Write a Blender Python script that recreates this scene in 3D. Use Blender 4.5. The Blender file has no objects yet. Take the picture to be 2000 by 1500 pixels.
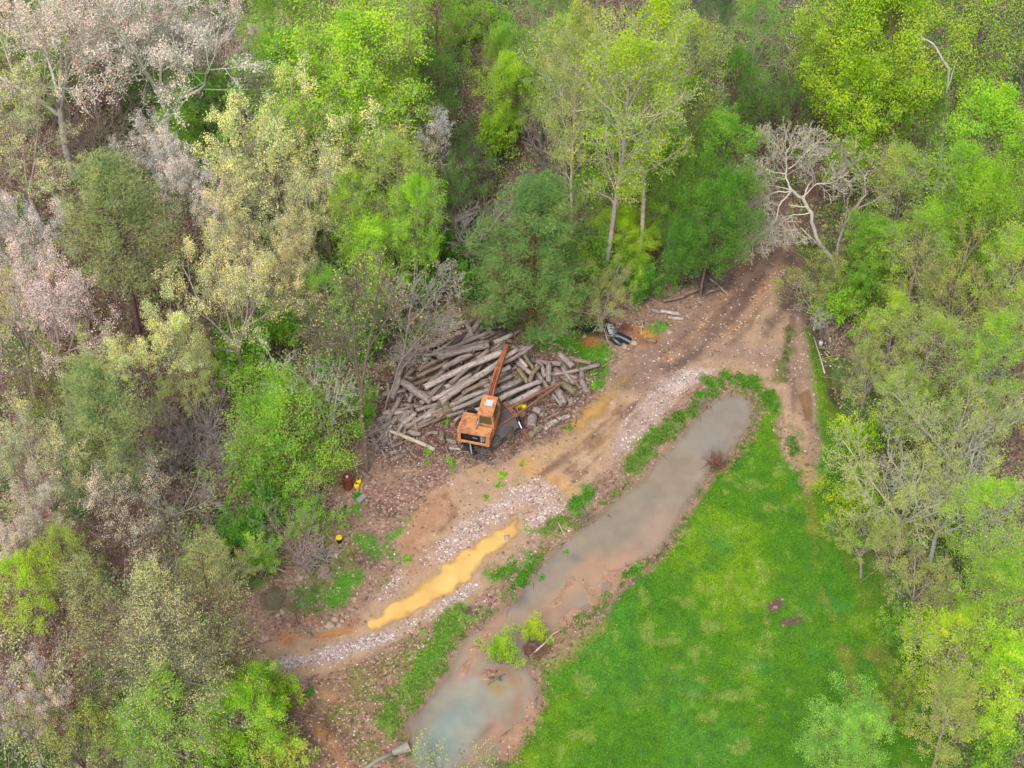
import bpy, math, random
import numpy as np
from mathutils import Vector, Matrix

C = bpy.context.scene.collection
sc = bpy.context.scene

# ------------------------------------------------------------------ camera, sky, sun, exposure
CAM_H, PITCH, FPX = 88.0, math.radians(50), 3800.0
cam_d = bpy.data.cameras.new('camera')
cam = bpy.data.objects.new('camera', cam_d); C.objects.link(cam)
cam.location = (0, 0, CAM_H)
cam.rotation_euler = (math.pi/2 - PITCH, 0, 0)
cam_d.sensor_width = 36; cam_d.lens = FPX/2000*36
cam_d.clip_start = 1; cam_d.clip_end = 5000
sc.camera = cam

SUN_EL, SUN_AZ = math.radians(58), math.radians(200)
w = bpy.data.worlds.new("World"); sc.world = w; w.use_nodes = True
nt = w.node_tree; nt.nodes.clear()
sky = nt.nodes.new('ShaderNodeTexSky'); sky.sky_type = 'NISHITA'; sky.sun_disc = False
sky.sun_elevation = SUN_EL; sky.sun_rotation = SUN_AZ
sky.air_density = 1.0; sky.dust_density = 5.0; sky.ozone_density = 1.0
hs = nt.nodes.new('ShaderNodeHueSaturation'); hs.inputs['Saturation'].default_value = 0.35
bg = nt.nodes.new('ShaderNodeBackground'); bg.inputs['Strength'].default_value = 0.15
wo = nt.nodes.new('ShaderNodeOutputWorld')
nt.links.new(sky.outputs[0], hs.inputs['Color']); nt.links.new(hs.outputs[0], bg.inputs[0]); nt.links.new(bg.outputs[0], wo.inputs[0])

sun_d = bpy.data.lights.new('sun', 'SUN'); sun = bpy.data.objects.new('sun', sun_d); C.objects.link(sun)
sun_d.energy = 1.3; sun_d.angle = math.radians(14); sun_d.color = (1.0, 0.97, 0.93)
sd_ = Vector((math.cos(SUN_EL)*math.sin(SUN_AZ), math.cos(SUN_EL)*math.cos(SUN_AZ), math.sin(SUN_EL)))
sun.rotation_euler = sd_.to_track_quat('Z', 'Y').to_euler()
sun.location = (0, 0, 60)

sc.view_settings.view_transform = 'Standard'
sc.view_settings.look = 'None'
sc.view_settings.exposure = 0.55
sc.view_settings.gamma = 1
sc.cycles.max_bounces = 6
sc.cycles.diffuse_bounces = 4
sc.cycles.transparent_max_bounces = 8
sc.cycles.use_denoising = True

# ------------------------------------------------------------------ helpers
cp, sp = math.cos(PITCH), math.sin(PITCH)
def P(px, py, z=0.0):
    """ground place seen at a pixel of the 2000x1500 photograph, at height z"""
    u = (px-1000)/FPX; v = (750-py)/FPX
    d = (u, cp + v*sp, -sp + v*cp)
    t = (z-CAM_H)/d[2]
    return Vector((d[0]*t, d[1]*t, z))
def Pn(pts, z=0.0):
    return np.array([P(a, b, z)[:2] for a, b in pts])
def pxm(py):
    """pixels per metre across at that image row"""
    v = (750-py)/FPX
    return FPX/(CAM_H/(sp - v*cp))
def lin(c):
    return tuple(((x/255.0)/12.92 if x/255.0 <= 0.04045 else ((x/255.0+0.055)/1.055)**2.4) for x in c)
EXPO = 1.3
def A(r, g, b):
    return tuple(x/EXPO for x in lin((r, g, b)))

def tag(o, label=None, cat=None, group=None, kind=None):
    if label: o['label'] = label
    if cat: o['category'] = cat
    if group: o['group'] = group
    if kind: o['kind'] = kind
    return o
def empty(name, loc, rz=0.0):
    o = bpy.data.objects.new(name, None); C.objects.link(o)
    o.location = loc; o.rotation_euler = (0, 0, rz); o.empty_display_size = 0.3
    return o
def link(name, me, parent=None, mats=None):
    o = bpy.data.objects.new(name, me); C.objects.link(o)
    if parent is not None: o.parent = parent
    if mats is not None and len(me.materials) == 0:
        for m in (mats if isinstance(mats, (list, tuple)) else [mats]): me.materials.append(m)
    return o
def np_mesh(name, V, F, smooth=False, col=None, attrs=None, mat_idx=None):
    """V (n,3); F (m,k) array all faces with k corners"""
    me = bpy.data.meshes.new(name)
    V = np.asarray(V, dtype=np.float32); F = np.asarray(F, dtype=np.int32)
    m, k = F.shape
    me.vertices.add(len(V)); me.vertices.foreach_set('co', V.ravel())
    me.loops.add(m*k); me.loops.foreach_set('vertex_index', F.ravel())
    me.polygons.add(m)
    me.polygons.foreach_set('loop_start', np.arange(0, m*k, k, dtype=np.int32))
    me.polygons.foreach_set('loop_total', np.full(m, k, dtype=np.int32))
    if smooth: me.polygons.foreach_set('use_smooth', np.ones(m, dtype=bool))
    if mat_idx is not None: me.polygons.foreach_set('material_index', np.asarray(mat_idx, dtype=np.int32))
    me.update(calc_edges=True)
    if col is not None:
        a = me.attributes.new('Col', 'FLOAT_COLOR', 'POINT')
        c4 = np.ones((len(V), 4), dtype=np.float32); c4[:, :3] = col
        a.data.foreach_set('color', c4.ravel())
    for nme, arr in (attrs or {}).items():
        a = me.attributes.new(nme, 'FLOAT', 'POINT'); a.data.foreach_set('value', np.asarray(arr, dtype=np.float32))
    return me

class MB:
    """collects boxes, tubes and prisms; builds ONE mesh"""
    def __init__(s): s.v = []; s.f = []; s.m = []
    def add(s, vs, fs, mi=0):
        b = len(s.v); s.v += [tuple(x) for x in vs]; s.f += [tuple(b+i for i in q) for q in fs]; s.m += [mi]*len(fs)
    def box(s, x0, x1, y0, y1, z0, z1, mi=0, rot=None, org=None):
        vs = [Vector((x, y, z)) for z in (z0, z1) for y in (y0, y1) for x in (x0, x1)]
        if rot is not None: vs = [rot @ q for q in vs]
        if org is not None: vs = [q + Vector(org) for q in vs]
        s.add(vs, [(0,2,3,1),(4,5,7,6),(0,1,5,4),(2,6,7,3),(0,4,6,2),(1,3,7,5)], mi)
    def hexa(s, vs, mi=0):   # 4 bottom (ccw) + 4 top
        s.add(vs, [(3,2,1,0),(4,5,6,7),(0,1,5,4),(1,2,6,5),(2,3,7,6),(3,0,4,7)], mi)
    def tube(s, pts, rad, k=8, mi=0, caps=True, cap_mi=None):
        pts = [Vector(p) for p in pts]
        if not hasattr(rad, '__len__'): rad = [rad]*len(pts)
        rings = []; n = len(pts); up = None
        for i, p in enumerate(pts):
            d = (pts[min(i+1, n-1)] - pts[max(i-1, 0)]).normalized()
            if up is None: up = d.orthogonal().normalized()
            up = (up - d*up.dot(d)).normalized(); b = d.cross(up)
            rings.append([p + (up*math.cos(2*math.pi*j/k) + b*math.sin(2*math.pi*j/k))*rad[i] for j in range(k)])
        vs = [q for r in rings for q in r]; fs = []
        for i in range(n-1):
            for j in range(k):
                a = i*k+j; c = i*k+(j+1) % k
                fs.append((a, c, c+k, a+k))
        s.add(vs, fs, mi)
        if caps:
            b0 = len(s.v)-len(vs)
            s.f += [tuple(b0+j for j in reversed(range(k))), tuple(b0+(n-1)*k+j for j in range(k))]
            s.m += [mi if cap_mi is None else cap_mi]*2
    def build(s, name, mats, parent=None, smooth=False, bevel=0.0, recalc=False):
        me = bpy.data.meshes.new(name); me.from_pydata(s.v, [], s.f)
        for i, p in enumerate(me.polygons): p.material_index = s.m[i]; p.use_smooth = smooth
        me.update()
        o = link(name, me, parent, mats)
        if bevel > 0:
            md = o.modifiers.new('bevel', 'BEVEL'); md.width = bevel; md.segments = 2; md.limit_method = 'ANGLE'
        return o

# --- numpy value noise
def _h(ix, iy, seed):
    n = (ix.astype(np.int64)*374761393 + iy.astype(np.int64)*668265263 + seed*1442695041) & 0xFFFFFFFF
    n = ((n ^ (n >> 13))*1274126177) & 0xFFFFFFFF
    return ((n ^ (n >> 16)) & 0xFFFF)/65535.0
def vnoise(x, y, seed=0):
    ix = np.floor(x); iy = np.floor(y); fx = x-ix; fy = y-iy
    fx = fx*fx*(3-2*fx); fy = fy*fy*(3-2*fy)
    a = _h(ix, iy, seed); b = _h(ix+1, iy, seed); c = _h(ix, iy+1, seed); d = _h(ix+1, iy+1, seed)
    return (a*(1-fx)+b*fx)*(1-fy) + (c*(1-fx)+d*fx)*fy
def fbm(x, y, scale, octv=4, seed=0):
    """about -1..1; scale = metres per feature"""
    s = 0; amp = 1; tot = 0; f = 1.0/scale
    for o in range(octv):
        s = s + amp*(vnoise(x*f+o*17.3, y*f-o*9.1, seed+o)*2-1); tot += amp; amp *= 0.55; f *= 2.03
    return s/tot*1.6
def sstep(a, b, x):
    t = np.clip((x-a)/(b-a), 0, 1); return t*t*(3-2*t)
def sd_poly(X, Y, poly):
    """signed distance, negative inside"""
    d2 = np.full(X.shape, 1e18); inside = np.zeros(X.shape, dtype=bool); n = len(poly)
    for i in range(n):
        ax, ay = poly[i]; bx, by = poly[(i+1) % n]
        ex, ey = bx-ax, by-ay; wx, wy = X-ax, Y-ay
        t = np.clip((wx*ex+wy*ey)/(ex*ex+ey*ey+1e-12), 0, 1)
        dx = wx-ex*t; dy = wy-ey*t; d2 = np.minimum(d2, dx*dx+dy*dy)
        c = ((ay > Y) != (by > Y)) & (X < (bx-ax)*(Y-ay)/((by-ay) if by != ay else 1e-12)+ax)
        inside ^= c
    d = np.sqrt(d2); return np.where(inside, -d, d)
def d_line(X, Y, pts):
    d2 = np.full(X.shape, 1e18)
    for i in range(len(pts)-1):
        ax, ay = pts[i]; bx, by = pts[i+1]
        ex, ey = bx-ax, by-ay; wx, wy = X-ax, Y-ay
        t = np.clip((wx*ex+wy*ey)/(ex*ex+ey*ey+1e-12), 0, 1)
        dx = wx-ex*t; dy = wy-ey*t; d2 = np.minimum(d2, dx*dx+dy*dy)
    return np.sqrt(d2)

# ------------------------------------------------------------------ materials
class NM:
    def __init__(s, name):
        s.m = bpy.data.materials.new(name); s.m.use_nodes = True; s.t = s.m.node_tree; s.t.nodes.clear()
        s.out = s.t.nodes.new('ShaderNodeOutputMaterial')
    def n(s, typ, **kw):
        nd = s.t.nodes.new(typ)
        for k, v in kw.items():
            if k.startswith('i_'):
                nd.inputs[int(k[2:])].default_value = v
            else: setattr(nd, k, v)
        return nd
    def l(s, a, b): s.t.links.new(a, b)
    def mix(s, fac, a, b, typ='MIX'):
        nd = s.t.nodes.new('ShaderNodeMix'); nd.data_type = 'RGBA'; nd.blend_type = typ
        for sock, v in ((0, fac), (6, a), (7, b)):
            if hasattr(v, 'links'): s.l(v, nd.inputs[sock])
            else: nd.inputs[sock].default_value = v if (sock == 0) else (tuple(v)+(1,) if len(v) == 3 else v)
        return nd.outputs[2]
    def math(s, op, a, b=0.0, c=None, clamp=False):
        nd = s.t.nodes.new('ShaderNodeMath'); nd.operation = op; nd.use_clamp = clamp
        for i, v in enumerate((a, b) if c is None else (a, b, c)):
            if hasattr(v, 'links'): s.l(v, nd.inputs[i])
            else: nd.inputs[i].default_value = v
        return nd.outputs[0]
    def ramp(s, fac, stops):
        nd = s.t.nodes.new('ShaderNodeValToRGB'); cr = nd.color_ramp
        while len(cr.elements) < len(stops): cr.elements.new(0.5)
        for e, (p, c) in zip(cr.elements, stops): e.position = p; e.color = tuple(c)+(1,) if len(c) == 3 else c
        s.l(fac, nd.inputs[0]); return nd.outputs[0]
    def noise(s, scale, detail=3, vec=None, rough=0.6):
        nd = s.t.nodes.new('ShaderNodeTexNoise'); nd.inputs['Scale'].default_value = scale
        nd.inputs['Detail'].default_value = detail; nd.inputs['Roughness'].default_value = rough
        if vec is not None: s.l(vec, nd.inputs['Vector'])
        return nd.outputs[0]
    def pos(s): return s.n('ShaderNodeNewGeometry').outputs['Position']
    def objco(s): return s.n('ShaderNodeTexCoord').outputs['Object']
    def princ(s, col, rough=0.8, metal=0.0, spec=0.3, bump=None, bstr=0.3, bdist=0.02, alpha=None):
        b = s.t.nodes.new('ShaderNodeBsdfPrincipled')
        for k, v in (('Base Color', col), ('Roughness', rough), ('Metallic', metal), ('Specular IOR Level', spec)):
            if hasattr(v, 'links'): s.l(v, b.inputs[k])
            else: b.inputs[k].default_value = (tuple(v)+(1,)) if k == 'Base Color' and len(v) == 3 else v
        if alpha is not None:
            if hasattr(alpha, 'links'): s.l(alpha, b.inputs['Alpha'])
            else: b.inputs['Alpha'].default_value = alpha
        if bump is not None:
            bn = s.t.nodes.new('ShaderNodeBump'); bn.inputs['Strength'].default_value = bstr; bn.inputs['Distance'].default_value = bdist
            s.l(bump, bn.inputs['Height']); s.l(bn.outputs[0], b.inputs['Normal'])
        s.l(b.outputs[0], s.out.inputs[0]); return b

def m_ground():
    k = NM('ground_surface')
    col = k.n('ShaderNodeAttribute', attribute_name='Col').outputs['Color']
    peb = k.n('ShaderNodeAttribute', attribute_name='peb').outputs['Fac']
    leaf = k.n('ShaderNodeAttribute', attribute_name='leaf').outputs['Fac']
    gra = k.n('ShaderNodeAttribute', attribute_name='gra').outputs['Fac']
    pos = k.pos()
    # broad soft mottling of the soil itself
    n1 = k.noise(1.3, 5, pos); f1 = k.math('MULTIPLY_ADD', n1, 0.9, 0.55)
    n2 = k.noise(9.0, 4, pos, 0.7); f2 = k.math('MULTIPLY_ADD', n2, 0.8, 0.6)
    f = k.math('MULTIPLY', f1, f2)
    cc = k.mix(1.0, col, k.n('ShaderNodeCombineColor').outputs[0], 'MULTIPLY')
    comb = [x for x in k.t.nodes if x.bl_idname == 'ShaderNodeCombineColor'][0]
    for i in range(3): k.l(f, comb.inputs[i])
    # pebbles
    vo = k.n('ShaderNodeTexVoronoi'); vo.inputs['Scale'].default_value = 13.0; k.l(pos, vo.inputs['Vector'])
    sepc = k.n('ShaderNodeSeparateColor'); k.l(vo.outputs['Color'], sepc.inputs[0])
    pc = k.ramp(sepc.outputs[0], [(0.0, A(120, 100, 95)), (0.35, A(170, 145, 135)), (0.6, A(196, 178, 172)), (1.0, A(238, 228, 228))])
    on = k.math('LESS_THAN', sepc.outputs[1], peb)
    cc = k.mix(on, cc, pc)
    # fallen leaves
    v2 = k.n('ShaderNodeTexVoronoi'); v2.inputs['Scale'].default_value = 8.0; k.l(pos, v2.inputs['Vector'])
    s2 = k.n('ShaderNodeSeparateColor'); k.l(v2.outputs['Color'], s2.inputs[0])
    lc = k.ramp(s2.outputs[0], [(0.0, A(70, 50, 45)), (0.4, A(125, 95, 85)), (0.7, A(165, 130, 115)), (1.0, A(205, 172, 155))])
    on2 = k.math('MULTIPLY', k.math('LESS_THAN', s2.outputs[1], leaf), 0.62)
    cc = k.mix(on2, cc, lc)
    # grass blades tone
    n3 = k.noise(16.0, 3, pos, 0.8)
    gcol = k.ramp(n3, [(0.30, (0.42, 0.5, 0.45)), (0.5, (1, 1, 1)), (0.70, (1.8, 1.5, 1.3))])
    cc = k.mix(gra, cc, k.mix(1.0, cc, gcol, 'MULTIPLY'))
    bh = k.math('ADD', k.math('MULTIPLY', n2, 0.6), k.math('MULTIPLY', n3, 0.7))
    k.princ(cc, 0.9, 0, 0.15, bump=bh, bstr=0.7, bdist=0.06)
    return k.m
def m_water(name, rough, spec, bs):
    k = NM(name)
    col = k.n('ShaderNodeAttribute', attribute_name='Col').outputs['Color']
    al = k.n('ShaderNodeAttribute', attribute_name='murk').outputs['Fac']
    pos = k.pos(); nn = k.noise(2.0, 2, pos)
    cl = k.noise(0.8, 5, pos); f = k.math('MULTIPLY_ADD', cl, 0.7, 0.65)
    comb = k.n('ShaderNodeCombineColor')
    for i in range(3): k.l(f, comb.inputs[i])
    cc = k.mix(1.0, col, comb.outputs[0], 'MULTIPLY')
    k.princ(cc, rough, 0, spec, bump=nn, bstr=bs, bdist=0.02, alpha=al)
    return k.m
def m_leaf():
    k = NM('foliage')
    oi = k.n('ShaderNodeObjectInfo'); rnd = k.n('ShaderNodeAttribute', attribute_name='rnd').outputs['Fac']
    tr = oi.outputs['Random']
    base = oi.outputs['Color']
    v = k.math('MULTIPLY_ADD', rnd, 0.65, 0.74)
    comb = k.n('ShaderNodeCombineColor')
    k.l(k.math('MULTIPLY', v, k.math('MULTIPLY_ADD', rnd, 0.5, 0.78)), comb.inputs[0]); k.l(v, comb.inputs[1]); k.l(v, comb.inputs[2])
    c = k.mix(1.0, base, comb.outputs[0], 'MULTIPLY')
    n = k.noise(0.45, 3, k.pos())
    c2 = k.mix(k.math('MULTIPLY_ADD', n, 1.6, -0.35, clamp=True), k.mix(1.0, c, (0.78, 0.88, 0.98), 'MULTIPLY'), k.mix(1.0, c, (1.18, 1.06, 0.9), 'MULTIPLY'))
    d = k.n('ShaderNodeBsdfDiffuse'); t = k.n('ShaderNodeBsdfTranslucent'); k.l(c2, d.inputs[0]); k.l(c2, t.inputs[0])
    mx = k.n('ShaderNodeMixShader'); mx.inputs[0].default_value = 0.45
    k.l(d.outputs[0], mx.inputs[1]); k.l(t.outputs[0], mx.inputs[2]); k.l(mx.outputs[0], k.out.inputs[0])
    return k.m
def m_leafcol():
    k = NM('foliage_mixed')
    c = k.n('ShaderNodeAttribute', attribute_name='Col').outputs['Color']
    d = k.n('ShaderNodeBsdfDiffuse'); t = k.n('ShaderNodeBsdfTranslucent'); k.l(c, d.inputs[0]); k.l(c, t.inputs[0])
    mx = k.n('ShaderNodeMixShader'); mx.inputs[0].default_value = 0.2
    k.l(d.outputs[0], mx.inputs[1]); k.l(t.outputs[0], mx.inputs[2]); k.l(mx.outputs[0], k.out.inputs[0])
    return k.m
def m_wood():
    k = NM('bark'); oi = k.n('ShaderNodeObjectInfo')
    n = k.noise(3.0, 4, k.pos(), 0.7)
    f = k.math('MULTIPLY_ADD', n, 1.2, 0.35); comb = k.n('ShaderNodeCombineColor')
    for i in range(3): k.l(f, comb.inputs[i])
    k.princ(k.mix(1.0, oi.outputs['Color'], comb.outputs[0], 'MULTIPLY'), 0.9, 0, 0.1)
    return k.m
def m_log():
    k = NM('log_bark'); oi = k.n('ShaderNodeObjectInfo'); co = k.objco()
    mp = k.n('ShaderNodeMapping'); mp.inputs['Scale'].default_value = (1, 9, 9); k.l(co, mp.inputs[0])
    add = k.n('ShaderNodeVectorMath', operation='ADD'); k.l(mp.outputs[0], add.inputs[0])
    rv = k.n('ShaderNodeCombineXYZ'); k.l(k.math('MULTIPLY', oi.outputs['Random'], 50.0), rv.inputs[0]); k.l(rv.outputs[0], add.inputs[1])
    n = k.noise(2.2, 6, add.outputs[0], 0.75)
    n2 = k.noise(5.0, 4, co, 0.7)
    c = k.ramp(n, [(0.32, (0.16, 0.14, 0.13)), (0.46, (0.75, 0.73, 0.71)), (0.60, (1.1, 1.08, 1.06)), (0.75, (1.6, 1.56, 1.54))])
    c = k.mix(1.0, oi.outputs['Color'], c, 'MULTIPLY')
    spots = k.ramp(n2, [(0.34, (0.35, 0.33, 0.30)), (0.44, (1, 1, 1)), (0.64, (1, 1, 1)), (0.75, (1.5, 1.45, 1.45))])
    c = k.mix(1.0, c, spots, 'MULTIPLY')
    # lichen and moss patches of some logs
    n3 = k.noise(1.7, 3, co)
    mossf = k.math('MULTIPLY', k.math('GREATER_THAN', oi.outputs['Random'], 0.72), k.math('MULTIPLY_ADD', n3, 5.0, -2.6, clamp=True))
    c = k.mix(k.math('MULTIPLY', mossf, 0.5), c, A(98, 104, 60))
    k.princ(c, 0.9, 0, 0.12, bump=k.math('ADD', n, n2), bstr=0.8, bdist=0.05)
    return k.m
def m_plain(name, c, rough=0.8, metal=0.0, var=0.5, scale=4.0, c2=None, thr=0.55, spec=0.3, bstr=0.2):
    k = NM(name); co = k.objco(); n = k.noise(scale, 5, co, 0.7)
    f = k.math('MULTIPLY_ADD', n, var*2, 1-var); comb = k.n('ShaderNodeCombineColor')
    for i in range(3): k.l(f, comb.inputs[i])
    col = k.mix(1.0, c, comb.outputs[0], 'MULTIPLY')
    if c2 is not None:
        nn = k.noise(scale*0.7, 6, co, 0.75)
        col = k.mix(k.math('MULTIPLY_ADD', nn, 7.0, -7.0*thr, clamp=True), col, c2)
    k.princ(col, rough, metal, spec, bump=n, bstr=bstr, bdist=0.02)
    return k.m

M = {}
M['ground'] = m_ground()
M['pond'] = m_water('pond_water', 0.12, 0.35, 0.05)
M['puddle'] = m_water('puddle_water', 0.45, 0.2, 0.05)
M['leaf'] = m_leaf(); M['leafcol'] = m_leafcol(); M['wood'] = m_wood(); M['log'] = m_log()
M['cut'] = m_plain('cut_wood', A(150, 128, 105), 0.9, 0, 0.5, 6.0, A(80, 66, 56), 0.52)
M['orange'] = m_plain('faded_orange_paint', A(212, 146, 96), 0.75, 0, 0.3, 2.5, A(146, 90, 74), 0.50)
M['rust'] = m_plain('rusty_steel', A(142, 98, 78), 0.85, 0, 0.35, 4.0, A(100, 62, 48), 0.56)
M['rustor'] = m_plain('rusty_orange_paint', A(178, 112, 78), 0.7, 0, 0.3, 3.5, A(122, 70, 54), 0.5)
M['deck'] = m_plain('dark_deck_steel', A(92, 84, 84), 0.7, 0, 0.3, 3.0, A(112, 86, 76), 0.6)
M['tyre'] = m_plain('tyre_rubber', A(86, 84, 84), 0.9, 0, 0.3, 5.0, A(118, 110, 92), 0.6)
M['hub'] = m_plain('hub_steel', A(150, 130, 90), 0.7, 0.0, 0.4, 6.0)
M['black'] = m_plain('greasy_black', A(38, 37, 38), 0.6, 0, 0.4, 6.0)
M['chrome'] = m_plain('hydraulic_rod', A(215, 220, 228), 0.25, 0.7, 0.05, 4.0)
M['glass'] = m_plain('dusty_glass', A(92, 84, 66), 0.3, 0, 0.3, 3.0)
M['silver'] = m_plain('engine_metal', A(170, 180, 190), 0.4, 0.4, 0.3, 8.0)
M['white'] = m_plain('white_sheet', A(204, 208, 214), 0.5, 0, 0.06, 5.0)
M['pipe'] = m_plain('black_plastic_pipe', A(40, 44, 58), 0.35, 0, 0.2, 4.0, spec=0.5)
M['drum'] = m_plain('rusted_drum', A(118, 62, 46), 0.85, 0, 0.3, 5.0, A(160, 84, 56), 0.58)
M['yellow'] = m_plain('yellow_plastic', A(238, 208, 30), 0.45, 0, 0.15, 5.0)
M['stone'] = m_plain('stone', A(178, 160, 140), 0.9, 0, 0.35, 3.0, A(140, 118, 98), 0.6)
M['concrete'] = m_plain('concrete', A(150, 145, 145), 0.9, 0, 0.3, 5.0)
M['palegal'] = m_plain('weathered_galvanised', A(150, 142, 132), 0.6, 0.0, 0.3, 3.0, A(140, 126, 116), 0.62)
# ------------------------------------------------------------------ ground, road, lawn, gravel, water
X0, X1, Y0, Y1, ST = -52.0, 52.0, 38.0, 126.0, 0.125
nx = int((X1-X0)/ST)+1; ny = int((Y1-Y0)/ST)+1
gx, gy = np.meshgrid(np.linspace(X0, X1, nx), np.linspace(Y0, Y1, ny))
GX = gx.ravel(); GY = gy.ravel()
WN = fbm(GX, GY, 1.2, 4, 5)           # edge wobble
WB = fbm(GX, GY, 5.0, 4, 9)
col = np.zeros((len(GX), 3)); peb = np.zeros(len(GX)); lea = np.zeros(len(GX)); gra = np.zeros(len(GX))
cls = np.zeros(len(GX), dtype=np.int8)   # 0 ground 1 road 2 grass 3 gravel
def region(pts, line=False, halfw=0, pad=2.5):
    q = Pn(pts); lo = q.min(0)-pad-halfw; hi = q.max(0)+pad+halfw
    i = np.nonzero((GX > lo[0]) & (GX < hi[0]) & (GY > lo[1]) & (GY < hi[1]))[0]
    x = GX[i]; y = GY[i]
    d = (d_line(x, y, q)-halfw) if line else sd_poly(x, y, q)
    return i, d
def paint(pts, c, soft=0.4, amp=0.35, halfw=None, s=1.0, p=None, lf=None, g=None, k=None, thr=None, seed=None):
    line = halfw is not None
    i, d = region(pts, line, (halfw or 0)/33.0)
    wn = WN[i] if seed is None else fbm(GX[i], GY[i], 0.7, 4, seed)
    m = 1-sstep(-soft, soft, d+wn*amp)
    if thr is not None:   # broken into patches
        m = m*sstep(thr-0.15, thr+0.15, fbm(GX[i], GY[i], 1.5, 4, (seed or 3)+40))
    m = m*s
    if c is not None: col[i] += (np.array(A(*c))-col[i])*m[:, None]
    for arr, v in ((peb, p), (lea, lf), (gra, g)):
        if v is not None: arr[i] += (v-arr[i])*m
    if k is not None: cls[i[m > 0.5]] = k
# forest floor
gmix = sstep(-0.25, 0.35, fbm(GX, GY, 6, 4, 21)+0.15*WN)
brown = np.array(A(134, 104, 90)); green = np.array(A(84, 118, 50))
col[:] = brown*(1-gmix[:, None]) + green*gmix[:, None]
dk = 0.75+0.35*sstep(-0.6, 0.6, fbm(GX, GY, 3, 4, 31)); col *= dk[:, None]
lea[:] = 0.75*(1-gmix)+0.12; gra[:] = gmix*0.8
# reddish litter under the open trees on the left, and cut strips top middle
for pts in ([(60, 350), (140, 430), (110, 560), (200, 700)], [(330, 560), (360, 700), (300, 820)], [(30, 1230), (90, 1300), (60, 1380)], [(280, 800), (330, 960)], [(180, 620), (150, 760)]):
    paint(pts, (122, 78, 62), 0.8, 0.8, halfw=60, lf=0.7, g=0.05, s=0.85)
for pts in ([(900, 50), (930, 80), (990, 90), (1040, 70)], [(930, 100), (965, 130)], [(920, 150), (935, 240)]):
    paint(pts, (165, 120, 96), 0.4, 0.4, halfw=16, lf=0.9, g=0.05, s=0.9)
paint([(1290, 500), (1310, 520)], (128, 88, 70), 0.3, 0.3, halfw=10, lf=0.6)
paint([(860, 300), (900, 260), (960, 330), (900, 520)], (52, 92, 34), 1.0, 0.8, halfw=50, g=0.8, lf=0.2, s=0.7)
paint([(430, 1000), (470, 1050), (440, 1100)], (52, 110, 40), 0.6, 0.5, halfw=28, g=0.9, lf=0.1, s=0.9)
paint([(1400, 110), (1395, 330)], (96, 66, 54), 0.6, 0.6, halfw=26, lf=0.5, g=0.0)
paint([(1500, 100), (1560, 150), (1540, 300)], (100, 70, 58), 0.6, 0.6, halfw=30, lf=0.5, g=0.0)
# the open clearing: leaf litter and bark scraps
clearing = [(560, 1540), (600, 1400), (560, 1330), (500, 1290), (480, 1200), (520, 1120), (560, 1060), (640, 1000), (650, 940), (690, 900), (720, 800), (740, 730), (790, 660), (850, 620), (960, 590), (1100, 620), (1180, 620), (1280, 570), (1400, 540), (1470, 470), (1490, 420), (1550, 430), (1560, 560), (1600, 680), (1640, 800), (1650, 950), (1690, 1080), (1760, 1200), (1810, 1300), (1840, 1540)]
paint(clearing, (152, 126, 108), 0.5, 0.5, p=0.015, lf=0.42, g=0.0)
paint([(780, 640), (870, 610), (1100, 640), (1200, 700), (1180, 760), (1100, 720), (900, 640), (760, 720)], (86, 124, 40), 0.6, 0.8, g=1.0, lf=0.15, p=0, s=0.9)
paint([(1040, 650), (1150, 640), (1200, 690), (1190, 740), (1110, 720), (1040, 700)], (78, 138, 34), 0.4, 0.5, g=1.0, lf=0.0, p=0, s=0.85)
paint([(640, 1040), (700, 1060), (690, 1150), (640, 1200), (560, 1190), (600, 1100)], (108, 124, 66), 0.6, 0.7, g=0.9, lf=0.3, s=0.85)
paint([(575, 1150), (620, 1170)], (90, 128, 56), 0.3, 0.4, halfw=12, g=1)
for pts, hw in (([(690, 1000), (705, 985)], 12), ([(770, 1050), (805, 1020)], 9), ([(735, 1085), (770, 1080)], 12), ([(700, 1050), (720, 1070)], 14), ([(790, 1090), (795, 1095)], 6), ([(745, 1130), (760, 1135)], 7), ([(680, 1130), (650, 1180)], 18), ([(860, 800), (875, 815)], 9), ([(833, 885), (838, 890)], 6), ([(878, 905), (882, 908)], 7), ([(980, 930), (978, 945)], 5), ([(1018, 908), (1022, 912)], 4), ([(948, 972), (950, 976)], 4), ([(1275, 690), (1300, 690)], 14), ([(1290, 630), (1280, 650)], 9)):
    paint(pts, (84, 140, 44), 0.25, 0.5, halfw=hw, g=1, lf=0.05, p=0.02, s=0.9, seed=int(pts[0][0]))
# dark disturbed litter, right of the drum
paint([(720, 960), (770, 980), (850, 960), (860, 920)], (144, 114, 102), 0.5, 0.5, halfw=26, lf=0.75, p=0.04)
paint([(745, 1000), (775, 1005)], (88, 72, 62), 0.3, 0.4, halfw=10, lf=0.3, s=0.8)
paint([(700, 1080), (730, 1100)], (98, 78, 74), 0.3, 0.4, halfw=10, lf=0.3, s=0.7)
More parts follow.
